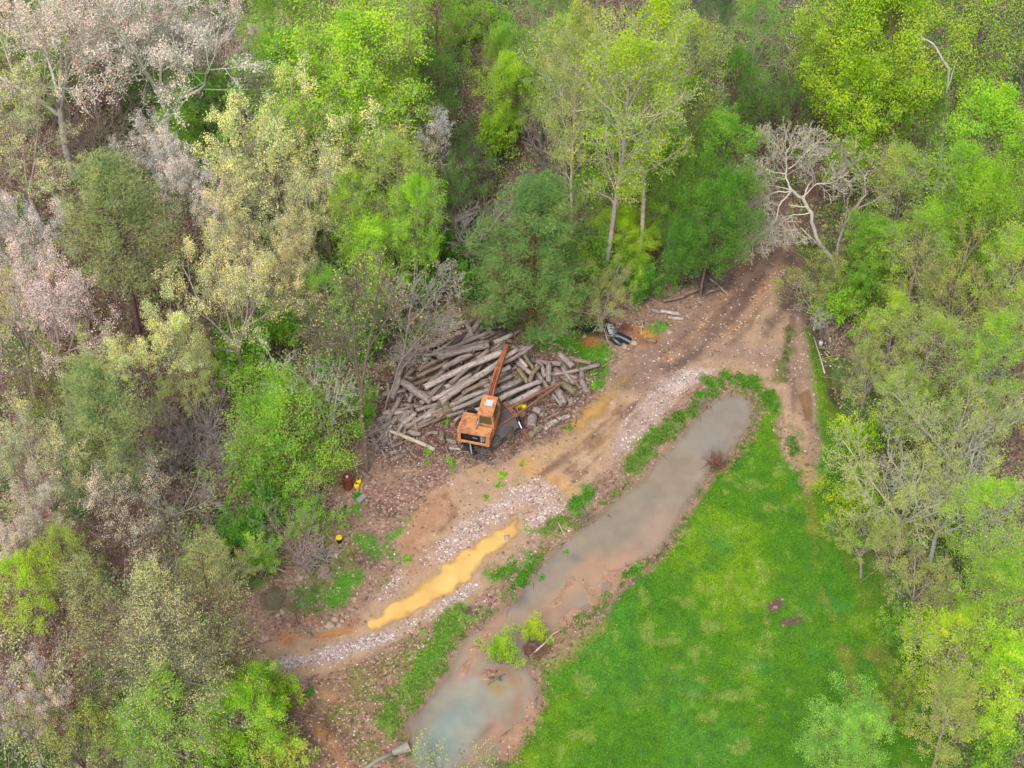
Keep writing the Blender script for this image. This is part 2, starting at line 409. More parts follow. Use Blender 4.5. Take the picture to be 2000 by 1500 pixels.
# sandy tan ground of the yard
road = [(1480, 380), (1540, 380), (1552, 480), (1556, 560), (1572, 640), (1585, 720), (1590, 800), (1592, 880), (1570, 910), (1540, 905), (1525, 860), (1515, 800), (1490, 755), (1430, 732), (1370, 742), (1310, 790), (1265, 850), (1210, 905), (1150, 950), (1110, 990), (1040, 1060), (1010, 1110), (950, 1150), (900, 1190), (830, 1225), (760, 1265), (640, 1320), (570, 1340), (500, 1320), (500, 1250), (600, 1235), (690, 1210), (760, 1150), (790, 1110), (780, 1060), (810, 1020), (845, 960), (880, 925), (960, 910), (1040, 870), (1090, 840), (1140, 800), (1180, 760), (1215, 700), (1250, 690), (1310, 640), (1400, 580), (1450, 520)]
paint(road, (180, 150, 124), 0.4, 0.35, p=0.008, lf=0.05, g=0, k=1)
paint([(800, 1020), (830, 960), (870, 950), (880, 1000), (850, 1040), (790, 1080)], (176, 134, 104), 0.5, 0.3, s=0.8)
paint([(790, 1060), (800, 1130), (830, 1120), (860, 1060)], (172, 130, 102), 0.5, 0.4, s=0.7)
paint([(930, 920), (1000, 935), (1040, 900), (1100, 870), (1180, 860)], (184, 152, 116), 0.5, 0.4, halfw=22, s=0.8)
paint([(1010, 900), (1060, 930), (1120, 960)], (206, 158, 84), 0.5, 0.4, halfw=12, s=0.6)
# gravelly road coming out of the wood
paint([(1500, 400), (1500, 480), (1440, 560), (1370, 640), (1300, 700), (1230, 740)], (142, 116, 104), 0.5, 0.4, halfw=42, p=0.04, lf=0.1, s=0.9)
paint([(1545, 520), (1555, 640), (1570, 760)], (142, 116, 104), 0.5, 0.4, halfw=26, p=0.05, s=0.85)
for pts in ([(1545, 500), (1530, 600), (1500, 650)], [(1430, 580), (1380, 630), (1330, 660)], [(1490, 540), (1420, 640), (1350, 700), (1310, 720)], [(1560, 560), (1545, 640)], [(1320, 670), (1345, 675)], [(1460, 520), (1420, 560)]):
    paint(pts, (104, 86, 80), 0.35, 0.35, halfw=11, p=0.02, s=0.8)
for pts in ([(1470, 500), (1400, 600), (1310, 700)], [(1520, 520), (1460, 620), (1380, 680)]):
    paint(pts, (178, 136, 104), 0.35, 0.3, halfw=7, p=0.14, s=0.8)
paint([(1400, 680), (1500, 700), (1560, 720)], (154, 126, 114), 0.6, 0.5, halfw=26, p=0.08, s=0.8)
# pale gravel beds
grav = [([(1235, 800), (1290, 735), (1350, 715), (1395, 722), (1370, 745), (1320, 775), (1280, 830), (1230, 880), (1190, 910), (1190, 860)], (178, 154, 144), 0.2),
        ([(1290, 760), (1340, 725), (1385, 722), (1360, 745), (1310, 780)], (198, 178, 170), 0.42),
        ([(850, 1075), (905, 1022), (960, 980), (1010, 952), (1050, 933), (1098, 955), (1095, 975), (1035, 985), (990, 1015), (930, 1050), (890, 1090), (850, 1112)], (184, 156, 142), 0.40),
        ([(1055, 985), (1100, 970), (1122, 992), (1100, 1015), (1060, 1035), (1030, 1040), (1030, 1015)], (188, 160, 148), 0.48),
        ([(1000, 1105), (1030, 1080), (1062, 1062), (1062, 1080), (1030, 1100), (1005, 1118)], (190, 165, 155), 0.5),
        ([(1090, 1040), (1110, 1040), (1095, 1065), (1075, 1065)], (190, 165, 155), 0.6),
        ([(810, 1085), (850, 1060), (856, 1090), (815, 1112)], (178, 146, 124), 0.16),
        ([(760, 1120), (785, 1110), (780, 1150), (750, 1170)], (170, 140, 124), 0.35)]
for pts, c, p_ in grav: paint(pts, c, 0.25, 0.35, p=p_, lf=0.05, s=0.95, k=3 if p_ > 0.39 else None)
paint([(545, 1300), (620, 1285), (700, 1258), (760, 1242)], (176, 158, 156), 0.3, 0.3, halfw=13, p=0.55, k=3)
paint([(760, 1240), (830, 1205), (890, 1165), (925, 1145)], (182, 160, 148), 0.3, 0.3, halfw=6, p=0.55, s=0.9)
paint([(740, 1258), (820, 1225), (880, 1180)], (182, 160, 148), 0.2, 0.3, halfw=3, p=0.6, s=0.9)
paint([(530, 1250), (640, 1240), (690, 1228)], (186, 132, 86), 0.3, 0.35, halfw=9, s=0.8)
paint([(560, 1215), (690, 1215)], (156, 114, 94), 0.3, 0.3, halfw=7, lf=0.5, s=0.8)
paint([(740, 1258), (800, 1238), (860, 1205)], (150, 112, 84), 0.2, 0.2, halfw=3, s=0.7)
# tyre ruts
for pts in ([(1240, 760), (1190, 820), (1120, 880), (1050, 930)], [(1270, 780), (1210, 850), (1150, 910), (1105, 960)], [(1255, 770), (1180, 860), (1110, 920)], [(1225, 750), (1170, 800), (1110, 850)], [(870, 970), (890, 1000), (860, 1040)]):
    paint(pts, (142, 106, 80), 0.12, 0.25, halfw=2.5, s=0.7)
for pts in ([(1470, 560), (1400, 650), (1330, 715), (1240, 790), (1150, 870), (1060, 925)], [(1500, 580), (1440, 660), (1370, 705)], [(1552, 640), (1556, 720), (1548, 800)], [(1578, 680), (1588, 760), (1590, 860)]):
    paint(pts, (120, 96, 84), 0.18, 0.3, halfw=4, s=0.6)
# lower left track and mixed weedy ground
paint([(560, 1360), (680, 1300), (800, 1255), (880, 1215), (900, 1200), (800, 1350), (760, 1420), (760, 1540), (600, 1540)], (150, 118, 94), 0.5, 0.4, lf=0.5, g=0.1, p=0.08, s=0.9)
for pts, hw in (([(640, 1320), (700, 1310)], 14), ([(620, 1370), (660, 1380)], 10), ([(660, 1400), (640, 1430)], 12), ([(780, 1290), (720, 1340), (700, 1400)], 22), ([(820, 1255), (760, 1300)], 16), ([(700, 1440), (730, 1480)], 20), ([(590, 1350), (615, 1355)], 6)):
    paint(pts, (112, 124, 62), 0.5, 0.6, halfw=hw, g=0.8, s=0.8, thr=-0.2, seed=int(pts[0][0]))
paint([(575, 1350), (605, 1400), (650, 1460), (670, 1500)], (176, 130, 92), 0.3, 0.3, halfw=9, s=0.9, lf=0.1, k=1)
paint([(620, 1350), (660, 1370)], (176, 134, 98), 0.3, 0.3, halfw=7, s=0.8, lf=0.1)
paint([(610, 1390), (650, 1420), (690, 1450)], (96, 78, 66), 0.3, 0.3, halfw=8, s=0.75)
# bare earth between the yard and the pond
paint([(1120, 985), (1060, 1060), (1020, 1130), (960, 1180), (900, 1225)], (160, 128, 108), 0.5, 0.4, halfw=13, lf=0.5, p=0.12, s=0.85)
# grass of the banks
gb = [([(1350, 795), (1385, 752), (1425, 738), (1465, 745), (1495, 765), (1503, 800)], 12, (88, 138, 44)), ([(1350, 795), (1300, 835), (1262, 875)], 14, (96, 136, 50)),
      ([(1262, 880), (1225, 915)], 10, (100, 140, 54)), ([(1155, 965), (1120, 990)], 9, (84, 140, 48)), ([(1105, 1010), (1060, 1035)], 7, (110, 142, 60)),
      ([(1005, 1105), (970, 1130)], 9, (96, 142, 50)), ([(1055, 1085), (1030, 1120), (1010, 1140)], 9, (84, 140, 46)), ([(1190, 1130), (1170, 1165)], 9, (88, 138, 44)), ([(1240, 1105), (1220, 1120)], 9, (84, 140, 44)),
      ([(900, 1195), (860, 1260), (830, 1320), (780, 1370), (760, 1410)], 24, (112, 148, 62)), ([(880, 1215), (850, 1270), (810, 1330)], 16, (112, 156, 60)), ([(1540, 640), (1530, 740)], 6, (112, 118, 72)), ([(1548, 850), (1552, 890)], 8, (98, 128, 62))]
for pts, hw, c in gb: paint(pts, c, 0.4, 0.9, halfw=hw*.8, g=1, p=0.0, lf=0.05, s=0.85, k=2 if hw > 11 else None, seed=int(pts[0][0]))
# the lawn
lawn = [(1503, 770), (1512, 830), (1530, 900), (1570, 925), (1598, 880), (1596, 790), (1580, 700), (1562, 640), (1580, 635), (1610, 700), (1635, 780), (1650, 900), (1665, 1000), (1700, 1090), (1760, 1200), (1810, 1290), (1860, 1400), (1900, 1560), (960, 1560), (1010, 1470), (1055, 1400), (1068, 1345), (1060, 1300), (1110, 1285), (1180, 1210), (1245, 1135), (1290, 1090), (1320, 1065), (1345, 1010), (1378, 965), (1400, 930), (1440, 890), (1478, 850), (1490, 800)]
paint(lawn, (82, 130, 32), 0.25, 0.3, p=0, lf=0.0, g=1.0, k=2)
i, d = region(lawn); ins = i[d < 0.2]; xx, yy = GX[ins], GY[ins]
a1 = fbm(xx, yy, 5.5, 5, 61)[:, None]; a2 = fbm(xx, yy, 2.2, 4, 71)[:, None]; a3 = fbm(xx, yy, 9, 3, 81)[:, None]
def mixin(target, m): col[ins] += (np.array(A(*target))-col[ins])*m
mixin((112, 150, 30), sstep(-0.05, 0.5, a1)*0.75); mixin((66, 120, 32), sstep(0.05, 0.6, -a2)*0.55)
mixin((72, 132, 46), sstep(0.45, 0.8, -a1+0.3*a2)*0.5); mixin((112, 134, 50), sstep(0.3, 0.8, a3*0.7+a2*0.5)*0.6)
a4 = fbm(xx, yy, 0.8, 4, 91)[:, None]; mixin((140, 158, 80), sstep(0.3, 0.75, a4)*0.45); mixin((62, 110, 46), sstep(0.3, 0.75, -a4)*0.45)
for c0 in ((1390, 1050), (1560, 920), (1460, 1290), (1620, 1180), (1330, 1330)): paint([c0, (c0[0]+18, c0[1]+8)], (60, 130, 64), 0.8, 0.6, halfw=16, s=0.4)
paint([(1100, 1270), (1180, 1220), (1060, 1310)], (136, 134, 76), 0.5, 0.5, halfw=9, lf=0.3, s=0.7)
paint([(1570, 900), (1585, 1010), (1600, 1140), (1640, 1250), (1670, 1340)], (128, 134, 58), 0.25, 0.45, halfw=5, s=0.65)
paint([(1700, 1270), (1740, 1330)], (132, 128, 64), 0.4, 0.4, halfw=7, s=0.6)
paint([(1650, 930), (1680, 1060), (1730, 1180), (1790, 1330)], (80, 112, 44), 0.6, 0.4, halfw=22, s=0.7)
paint([(1625, 930), (1640, 1040), (1680, 1160), (1725, 1290)], (118, 130, 56), 0.25, 0.45, halfw=4, s=0.45)
for a in (((1535, 1218), (1568, 1206)), ((1505, 1185), (1520, 1180))):
    paint(list(a), (104, 82, 76), 0.2, 0.35, halfw=6 if a[0][0] > 1510 else 3, g=0, lf=0.2, s=0.95)
for a in ((1545, 880), (1570, 905), (1590, 925), (1585, 870), (1565, 940)): paint([a, (a[0]+8, a[1]+14)], (176, 148, 108), 0.3, 0.45, halfw=8, g=0.1, lf=0.3, s=0.8)
paint([(1640, 1430), (1700, 1440)], (130, 120, 70), 0.3, 0.5, halfw=6, s=0.5)
paint([(1560, 620), (1570, 720), (1585, 840), (1592, 900)], (156, 130, 112), 0.3, 0.3, halfw=13, p=0.04, s=0.9, g=0, k=1)
paint([(1605, 680), (1622, 760), (1640, 850)], (112, 132, 58), 0.4, 0.4, halfw=16, g=1, s=0.7)
# ditch along the lawn
ditch = [(1575, 560), (1590, 620), (1610, 680), (1625, 740), (1640, 790)]
paint(ditch, (74, 56, 48), 0.3, 0.3, halfw=8, lf=0.3, g=0, s=0.9)
# rusty stained soil at the culvert
paint([(1150, 665), (1190, 640), (1240, 645), (1262, 655)], (164, 104, 62), 0.4, 0.5, halfw=14, g=0, lf=0.2, s=0.85)
paint([(1255, 650), (1268, 655)], (206, 150, 70), 0.2, 0.3, halfw=6, s=0.8)
paint([(1110, 625), (1150, 640), (1185, 630), (1215, 640)], (72, 66, 68), 0.4, 0.4, halfw=14, g=0, lf=0.1, s=0.85)
# dirt and bark litter under the wood pile
pile = [(740, 740), (800, 680), (900, 630), (990, 640), (1040, 680), (1120, 700), (1170, 720), (1150, 770), (1130, 800), (1110, 830), (1060, 850), (1000, 880), (940, 900), (860, 900), (760, 910), (720, 870), (720, 800)]
paint(pile, (112, 88, 80), 0.5, 0.5, lf=0.75, p=0.1, g=0)
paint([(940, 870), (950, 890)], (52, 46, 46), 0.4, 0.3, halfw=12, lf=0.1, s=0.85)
paint([(1125, 700), (1165, 730)], (86, 130, 42), 0.3, 0.4, halfw=10, g=1, lf=0.1, s=0.85); paint([(1165, 735), (1178, 760)], (84, 136, 40), 0.3, 0.4, halfw=9, g=1, lf=0.1)
# small stream under the trees, lower left
paint([(520, 1100), (550, 1080), (560, 1180), (525, 1170)], (110, 90, 66), 0.5, 0.4, g=0, lf=0.4, s=0.8)

# heights
Z = 0.06*fbm(GX, GY, 7, 3, 101) + 0.035*fbm(GX, GY, 0.9, 4, 111)
pond = [(1385, 775), (1410, 762), (1445, 760), (1475, 772), (1483, 800), (1473, 838), (1450, 868), (1425, 900), (1392, 922), (1372, 958), (1340, 1005), (1312, 1058), (1282, 1086), (1240, 1112), (1200, 1142), (1168, 1185), (1125, 1212), (1090, 1240), (1055, 1268), (1045, 1298), (1060, 1328), (1064, 1365), (1045, 1410), (1020, 1450), (992, 1485), (960, 1560), (810, 1560), (790, 1450), (772, 1405), (800, 1388), (830, 1352), (862, 1310), (880, 1270), (908, 1230), (952, 1198), (1003, 1162), (1032, 1122), (1062, 1080), (1105, 1040), (1145, 1008), (1185, 975), (1235, 940), (1280, 888), (1325, 842), (1358, 800)]
WL = -0.16
i, d = region(pond, pad=3.0); dd = d+WN[i]*0.22
zp = np.where(dd < 0, WL+np.maximum(dd*0.10, -0.35), WL+np.clip(dd*0.28, 0, 0.25)); bl = 1-sstep(0.3, 1.6, dd)
Z[i] = Z[i]*(1-bl) + zp*bl
paint(pond, (168, 132, 108), 0.15, 0.22, g=0, lf=0.10, p=0.03, k=0)
for mp_, mw_ in (([(1235, 1105), (1190, 1120), (1140, 1165), (1100, 1215)], 17), ([(1105, 1225), (1070, 1250)], 10), ([(960, 1225), (925, 1270), (905, 1310)], 9), ([(1000, 1300), (1030, 1340), (1032, 1390), (1000, 1440), (960, 1485)], 9), ([(930, 1318), (985, 1308)], 7), ([(1120, 1130), (1080, 1180)], 8)):
    i, d = region(mp_, True, mw_/33.); m_ = 1-sstep(-.4, .4, d+WN[i]*.5); Z[i] = Z[i]*(1-m_)+(WL+.035+.03*WB[i])*m_
    paint(mp_, (170, 136, 112), 0.3, 0.4, halfw=mw_, lf=0.06, p=0.02, g=0)
puddles = {'big': ([(697, 1214), (738, 1192), (788, 1160), (828, 1125), (868, 1095), (918, 1064), (958, 1042), (984, 1022), (1000, 1006), (1014, 1006), (1020, 1036), (1004, 1062), (980, 1080), (950, 1101), (917, 1133), (885, 1160), (841, 1182), (792, 1207), (742, 1228), (704, 1236)], -0.05),
           'upper': ([(1080, 838), (1112, 806), (1160, 772), (1208, 730), (1230, 716), (1242, 728), (1220, 772), (1188, 812), (1148, 842), (1100, 856)], -0.05),
           'track': ([(1560, 770), (1580, 760), (1588, 790), (1588, 825), (1570, 822)], -0.06),
           'tan': ([(600, 1235), (690, 1220), (690, 1240), (610, 1248)], -0.05),
           'small': ([(1524, 805), (1534, 800), (1537, 830), (1526, 832)], -0.05)}
for nm, (pts, zl) in puddles.items():
    i, d = region(pts); dd = d+WN[i]*0.12
    zz = zl + np.clip(dd*0.06, -0.05, 0.09); b = 1-sstep(0.1, 1.2, dd); Z[i] = Z[i]*(1-b)+zz*b
i, d = region(ditch, True, 8/33.); Z[i] -= 0.35*(1-sstep(-0.2, 0.7, d))
i, d = region([(1120, 625), (1190, 640)], True, 14/33.); Z[i] -= 0.35*(1-sstep(-0.3, 0.8, d))
edge = np.minimum(np.minimum(GX-X0, X1-GX), np.minimum(GY-Y0, Y1-GY)); Z *= sstep(0, 3, edge)
HZ = Z.reshape(ny, nx)
def H(x, y):
    a = min(max((x-X0)/ST, 0), nx-1.001); b = min(max((y-Y0)/ST, 0), ny-1.001); ia, ib = int(a), int(b)
    return float(HZ[ib, ia])
def Hn(x, y):
    a = np.clip(((x-X0)/ST).astype(int), 0, nx-1); b = np.clip(((y-Y0)/ST).astype(int), 0, ny-1); return HZ[b, a]
def mask_at(arr, x, y):
    a = np.clip(((x-X0)/ST).astype(int), 0, nx-1); b = np.clip(((y-Y0)/ST).astype(int), 0, ny-1); return arr.reshape(ny, nx)[b, a]

V = np.stack([GX, GY, Z], 1)
ii, jj = np.meshgrid(np.arange(nx-1), np.arange(ny-1)); q0 = (jj*nx+ii).ravel()
Q = np.stack([q0, q0+1, q0+nx+1, q0+nx], 1)
fc = cls[q0]
def sub_mesh(name, faces):
    u, inv = np.unique(faces, return_inverse=True)
    return np_mesh(name, V[u], inv.reshape(faces.shape), True, col[u], {'peb': peb[u], 'leaf': lea[u], 'gra': gra[u]})
for nm, kk in (('ground', 0), ('dirt_road', 1), ('lawn', 2), ('gravel_bed', 3)):
    o = link(nm, sub_mesh(nm, Q[fc == kk]), None, M['ground']); tag(o, kind='structure')
# ground out to the horizon, round the detailed sheet
BIG = 2500.0
xs = [-BIG, X0, X1, BIG]; ys = [-BIG, Y0, Y1, BIG]; vv = []; ff = []
for b in range(3):
    for a in range(3):
        if a == 1 and b == 1: continue
        k0 = len(vv); vv += [(xs[a], ys[b], 0), (xs[a+1], ys[b], 0), (xs[a+1], ys[b+1], 0), (xs[a], ys[b+1], 0)]; ff.append((k0, k0+1, k0+2, k0+3))
me = np_mesh('terrain', np.array(vv), np.array(ff), False, np.tile(np.array(A(78, 92, 50)), (len(vv), 1)), {'peb': np.zeros(len(vv)), 'leaf': np.full(len(vv), .3), 'gra': np.full(len(vv), .6)})
tag(link('terrain', me, None, M['ground']), kind='structure')

# water sheets
def water(name, pts, zl, base, blobs, murk, mat, grow=0.5, edge_murk=None, ew=0.35):
    q = Pn(pts); st = 0.125; lo = q.min(0)-grow; hi = q.max(0)+grow
    a = np.arange(lo[0], hi[0]+st, st); b = np.arange(lo[1], hi[1]+st, st); x, y = np.meshgrid(a, b); sh = x.shape; x = x.ravel(); y = y.ravel()
    d = sd_poly(x, y, q)+fbm(x, y, 1.2, 4, 5)*0.1
    c = np.tile(np.array(A(*base)), (len(x), 1)); mk = np.full(len(x), murk)
    if edge_murk is not None: mk = edge_murk + (murk-edge_murk)*sstep(0, ew, -d+(fbm(x, y, .8, 4, 15)*.28-.05 if name == 'yellow_water' else 0))
    wn = fbm(x, y, 1.6, 5, 77)
    for pp, hw, cc, s, sf in blobs:
        dl = d_line(x, y, Pn(pp))-hw/33.; m = (1-sstep(-sf, sf, dl+wn*sf*0.8))*s
        c += (np.array(A(*cc))-c)*m[:, None]
    W, Hh = sh[1], sh[0]; i2, j2 = np.meshgrid(np.arange(W-1), np.arange(Hh-1)); q1 = (j2*W+i2).ravel()
    F = np.stack([q1, q1+1, q1+W+1, q1+W], 1); F = F[d[F].min(1) < grow]
    u, inv = np.unique(F, return_inverse=True)
    me = np_mesh(name, np.stack([x[u], y[u], np.full(len(u), zl)], 1), inv.reshape(F.shape), True, c[u], {'murk': mk[u]})
    o = link(name, me, None, mat); tag(o, kind='structure'); return o
water('pond_water', pond, WL, (158, 144, 126), [
    ([(1430, 790), (1380, 850)], 40, (154, 146, 138), 0.8, 1.0), ([(1400, 880), (1440, 830)], 14, (134, 128, 126), 0.5, 0.5),
    ([(1250, 970), (1180, 1040)], 30, (150, 140, 128), 0.6, 0.8), ([(1300, 1010), (1240, 1080)], 22, (174, 148, 130), 0.7, 0.8),
    ([(1230, 1095), (1150, 1110), (1090, 1170), (1040, 1220)], 20, (184, 148, 122), 0.9, 0.6), ([(990, 1200), (930, 1280), (890, 1330)], 20, (184, 148, 124), 0.9, 0.6),
    ([(1090, 1090), (1040, 1130), (1000, 1180)], 12, (136, 134, 128), 0.8, 0.5), ([(1100, 1060), (1130, 1090)], 8, (124, 122, 122), 0.6, 0.4), ([(1020, 1170), (1000, 1200)], 4, (112, 112, 112), 0.6, 0.3),
    ([(880, 1310), (840, 1370), (800, 1420)], 12, (128, 112, 106), 0.7, 0.6), ([(960, 1290), (1030, 1300)], 14, (140, 120, 112), 0.7, 0.5),
    ([(960, 1330), (900, 1370), (880, 1440)], 50, (160, 158, 146), 0.9, 0.9), ([(900, 1390), (870, 1420), (850, 1470)], 26, (146, 158, 148), 0.9, 0.9), ([(880, 1400), (860, 1420)], 12, (134, 156, 150), 0.8, 0.6),
    ([(975, 1345), (960, 1330)], 16, (166, 142, 98), 0.85, 0.4), ([(930, 1310), (990, 1305), (1015, 1350), (1005, 1400), (960, 1440)], 9, (168, 126, 102), 0.9, 0.4),
    ([(1040, 1350), (1040, 1400), (1000, 1460)], 12, (166, 146, 136), 0.8, 0.4), ([(975, 1420), (930, 1480)], 16, (178, 142, 122), 0.9, 0.5), ([(1010, 1450), (970, 1490)], 6, (118, 104, 104), 0.7, 0.4),
    ([(920, 1450), (960, 1415)], 3, (110, 96, 92), 0.6, 0.3), ([(1150, 1010), (1090, 1060)], 6, (144, 128, 118), 0.6, 0.4)],
    0.86, M['pond'], 0.6, 0.15, 0.7)
water('yellow_water', puddles['big'][0], -0.05, (228, 184, 110), [([(850, 1150), (960, 1080)], 6, (236, 196, 124), 0.7, 0.5), ([(990, 1070), (940, 1110)], 7, (196, 152, 104), 0.8, 0.4), ([(1005, 1010), (1020, 1060)], 12, (206, 162, 104), 0.6, 0.5)], 0.95, M['puddle'], 0.6, 0.0, 0.42)
water('yellow_water', puddles['upper'][0], -0.05, (200, 160, 96), [([(1200, 745), (1240, 715)], 14, (176, 146, 112), 0.8, 0.7)], 0.84, M['puddle'], 0.5, 0.0, 0.75)
water('puddle_water', puddles['track'][0], -0.06, (150, 116, 86), [], 0.9, M['puddle'], 0.3, 0.2)
water('puddle_water', puddles['tan'][0], -0.05, (200, 146, 94), [], 0.85, M['puddle'], 0.3, 0.2)
water('puddle_water', puddles['small'][0], -0.05, (160, 140, 126), [], 0.85, M['puddle'], 0.3, 0.2)
def flat_water(name, pts, z, base, mat, murk):
    return water(name, pts, z, base, [], murk, mat, 0.1, 0.5, 0.2)
flat_water('creek_water', [(1105, 620), (1130, 612), (1150, 625), (1180, 622), (1200, 632), (1185, 648), (1165, 645), (1135, 640), (1110, 640)], -0.12, (62, 62, 70), M['pond'], 0.9)
flat_water('creek_water', [(1395, 165), (1412, 165), (1418, 200), (1412, 240), (1396, 240), (1392, 200)], 0.12, (128, 128, 140), M['pond'], 0.95)
flat_water('creek_water', [(512, 1165), (530, 1150), (548, 1156), (553, 1176), (538, 1190), (518, 1186)], 0.06, (112, 102, 84), M['pond'], 0.9)
flat_water('creek_water', [(600, 700), (625, 695), (628, 715), (605, 722)], 0.08, (120, 104, 104), M['pond'], 0.9)
# ------------------------------------------------------------------ logs
TONE = {'g': (176, 162, 156), 'p': (204, 190, 184), 'b': (164, 142, 128), 'd': (122, 110, 106), 'm': (146, 138, 112), 'r': (136, 98, 84), 'w': (214, 200, 178)}
TW = {'g': 'grey', 'p': 'pale grey', 'b': 'brown', 'd': 'dark', 'm': 'mossy', 'r': 'reddish', 'w': 'bleached'}
# x1 y1 x2 y2 width(px) layer1 layer2 tone  (photo pixels)
LOGS = '''1009 684 844 781 10 5 3 p;1041 675 990 707 8 5 5 g;990 707 944 733 8 5 4 g;945 730 860 786 12 4 4 p;983 688 829 757 12 4 3 p;955 684 930 702 9 3 3 g
930 702 879 749 9 3 3 g;955 675 854 699 13 4 3 g;954 667 826 696 9 4 2 g;956 648 870 684 9 3 3 g;913 650 874 681 10 2 2 d;911 648 818 688 11 2 1 b
928 624 869 650 8 2 1 b;911 631 924 660 10 4 2 g;980 624 938 639 6 1 1 d;981 639 925 643 8 1 1 d;1034 650 958 646 6 0 0 r;966 651 938 664 10 1 2 b
988 672 962 685 9 1 1 m;922 693 864 721 12 3 2 g;854 706 818 724 8 2 2 b;876 707 814 735 8 3 2 b;832 707 819 721 5 1 1 g;850 734 808 750 8 1 1 b
996 718 978 727 10 3 3 p;1001 734 946 757 9 3 3 g;1019 742 948 773 12 4 3 g;950 771 883 800 9 4 4 g;958 760 879 793 9 3 3 p;955 745 903 769 9 3 3 b
906 803 872 813 7 3 3 g;920 799 887 823 7 1 2 g;869 785 876 808 18 2 2 m;861 789 812 802 10 1 1 g;863 794 836 808 4 1 1 b;781 743 843 784 15 2 2 g
781 738 765 780 11 3 1 g;781 779 753 822 10 2 1 g;785 715 779 736 11 1 2 g;727 805 749 818 8 0 0 r;812 808 787 831 10 1 1 p;794 801 772 824 3 2 1 b
853 810 808 838 9 0 0 g;762 842 850 878 8 2 0 w;800 844 822 849 12 1 1 g;835 847 855 846 7 0 0 p;862 844 863 864 11 1 1 b;755 827 772 831 9 0 0 d
730 858 738 880 11 0 0 g;762 885 793 880 8 0 0 g;763 899 786 891 8 0 0 g;745 877 754 896 4 1 0 g;872 859 891 867 8 0 0 g;876 875 901 879 5 0 0 p
786 864 764 874 6 1 0 b;721 822 729 835 9 0 0 g;821 822 803 829 7 0 0 b;1022 692 1043 723 7 4 2 m;1011 697 1030 719 8 2 2 p;1007 706 1039 732 9 1 2 g
1012 720 1031 749 9 4 3 m;1054 714 1033 746 8 4 4 b;1053 709 1065 739 9 3 2 g;1072 709 1071 748 11 3 2 g;1048 708 1097 713 10 1 1 g;1091 692 1119 718 12 2 1 g
1107 700 1155 711 11 0 0 b;1132 723 1170 713 9 1 1 g;1134 721 1137 742 10 0 0 g;1134 741 1149 769 14 0 0 g;1098 719 1120 751 7 1 1 g;1050 731 1075 768 8 3 3 g
1080 750 1102 790 15 2 1 g;1097 749 1124 767 16 1 1 m;1103 771 1119 789 10 0 0 g;1057 745 975 780 9 4 4 p;1055 758 994 789 13 3 3 p;1047 770 1056 788 10 0 0 m
1080 771 1097 794 5 3 1 g;1041 811 1038 835 18 0 0 g;1042 797 1057 806 14 1 1 g;1059 799 1058 815 12 0 0 g;1033 854 1061 831 14 0 0 m;1062 838 1088 821 10 0 0 p
1089 819 1114 811 9 0 0 p;1024 819 1031 836 9 0 0 d;1079 808 1096 793 5 0 0 b;1068 817 1092 805 6 0 0 b;1069 671 1097 677 6 0 0 b;1294 584 1369 564 7 0 1 b
1296 588 1340 577 6 1 1 b;1290 607 1327 612 7 0 0 p;1305 620 1335 622 6 0 0 p;1376 573 1415 560 9 0 0 b;1386 543 1423 577 3 2 0 p;1271 604 1289 611 7 0 0 g
1261 664 1281 666 8 0 0 b;735 790 729 824 8 0 0 g;716 770 740 760 6 0 0 d;740 748 733 782 7 0 0 g;800 760 815 790 6 0 0 b;845 815 872 800 6 0 0 b
935 655 900 672 8 1 1 g;905 735 865 757 8 1 1 d;975 700 930 722 8 1 1 d;985 735 950 752 9 2 2 b;1030 760 985 775 8 1 1 d;1005 695 985 708 9 2 3 d
890 690 858 705 8 1 2 d;900 718 858 738 8 2 2 b;1025 735 1000 742 8 1 1 m;1070 730 1056 752 7 1 1 d;1086 735 1092 760 8 0 0 b;970 664 1000 668 8 1 1 m
700 918 722 936 9 0 0 b;1110 790 1125 783 6 0 0 p;760 768 778 756 6 0 0 d;1100 735 1085 720 7 0 0 b;905 765 880 780 7 1 1 d;940 690 900 706 7 2 2 b
745 838 722 848 7 0 0 g;712 845 733 858 6 0 0 b;795 815 830 812 5 0 0 b;818 795 790 790 6 1 1 g;1120 745 1135 760 6 0 0 b;1022 845 1010 838 6 0 0 d'''
def region_of(mx, my):
    if mx > 1230: return 'beside the dirt road' if my < 640 else 'near the black culvert pipe'
    if my < 660 and mx > 945: return 'under the big pine'
    if my > 895 : return 'near the rusty drum'
    if my > 838 and mx < 905: return 'on litter left of the loader'
    if mx < 800 and my > 795: return 'at the pile\'s left edge'
    if mx < 800: return 'at the pile\'s upper left'
    if mx > 1060 and my < 770: return 'on the pile\'s grassy right end'
    if mx > 1020 and my >= 780: return 'by the yellow puddle'
    if mx > 995 and my < 770: return 'right of the boom'
    if mx < 905 and my > 795: return 'just left of the orange cab'
    if my < 672: return 'at the pile\'s back'
    if my < 725: return 'in the pile\'s upper middle'
    if my < 765: return 'in the pile\'s middle'
    return 'close above the orange loader'
def rs(seed): return np.random.RandomState(seed)
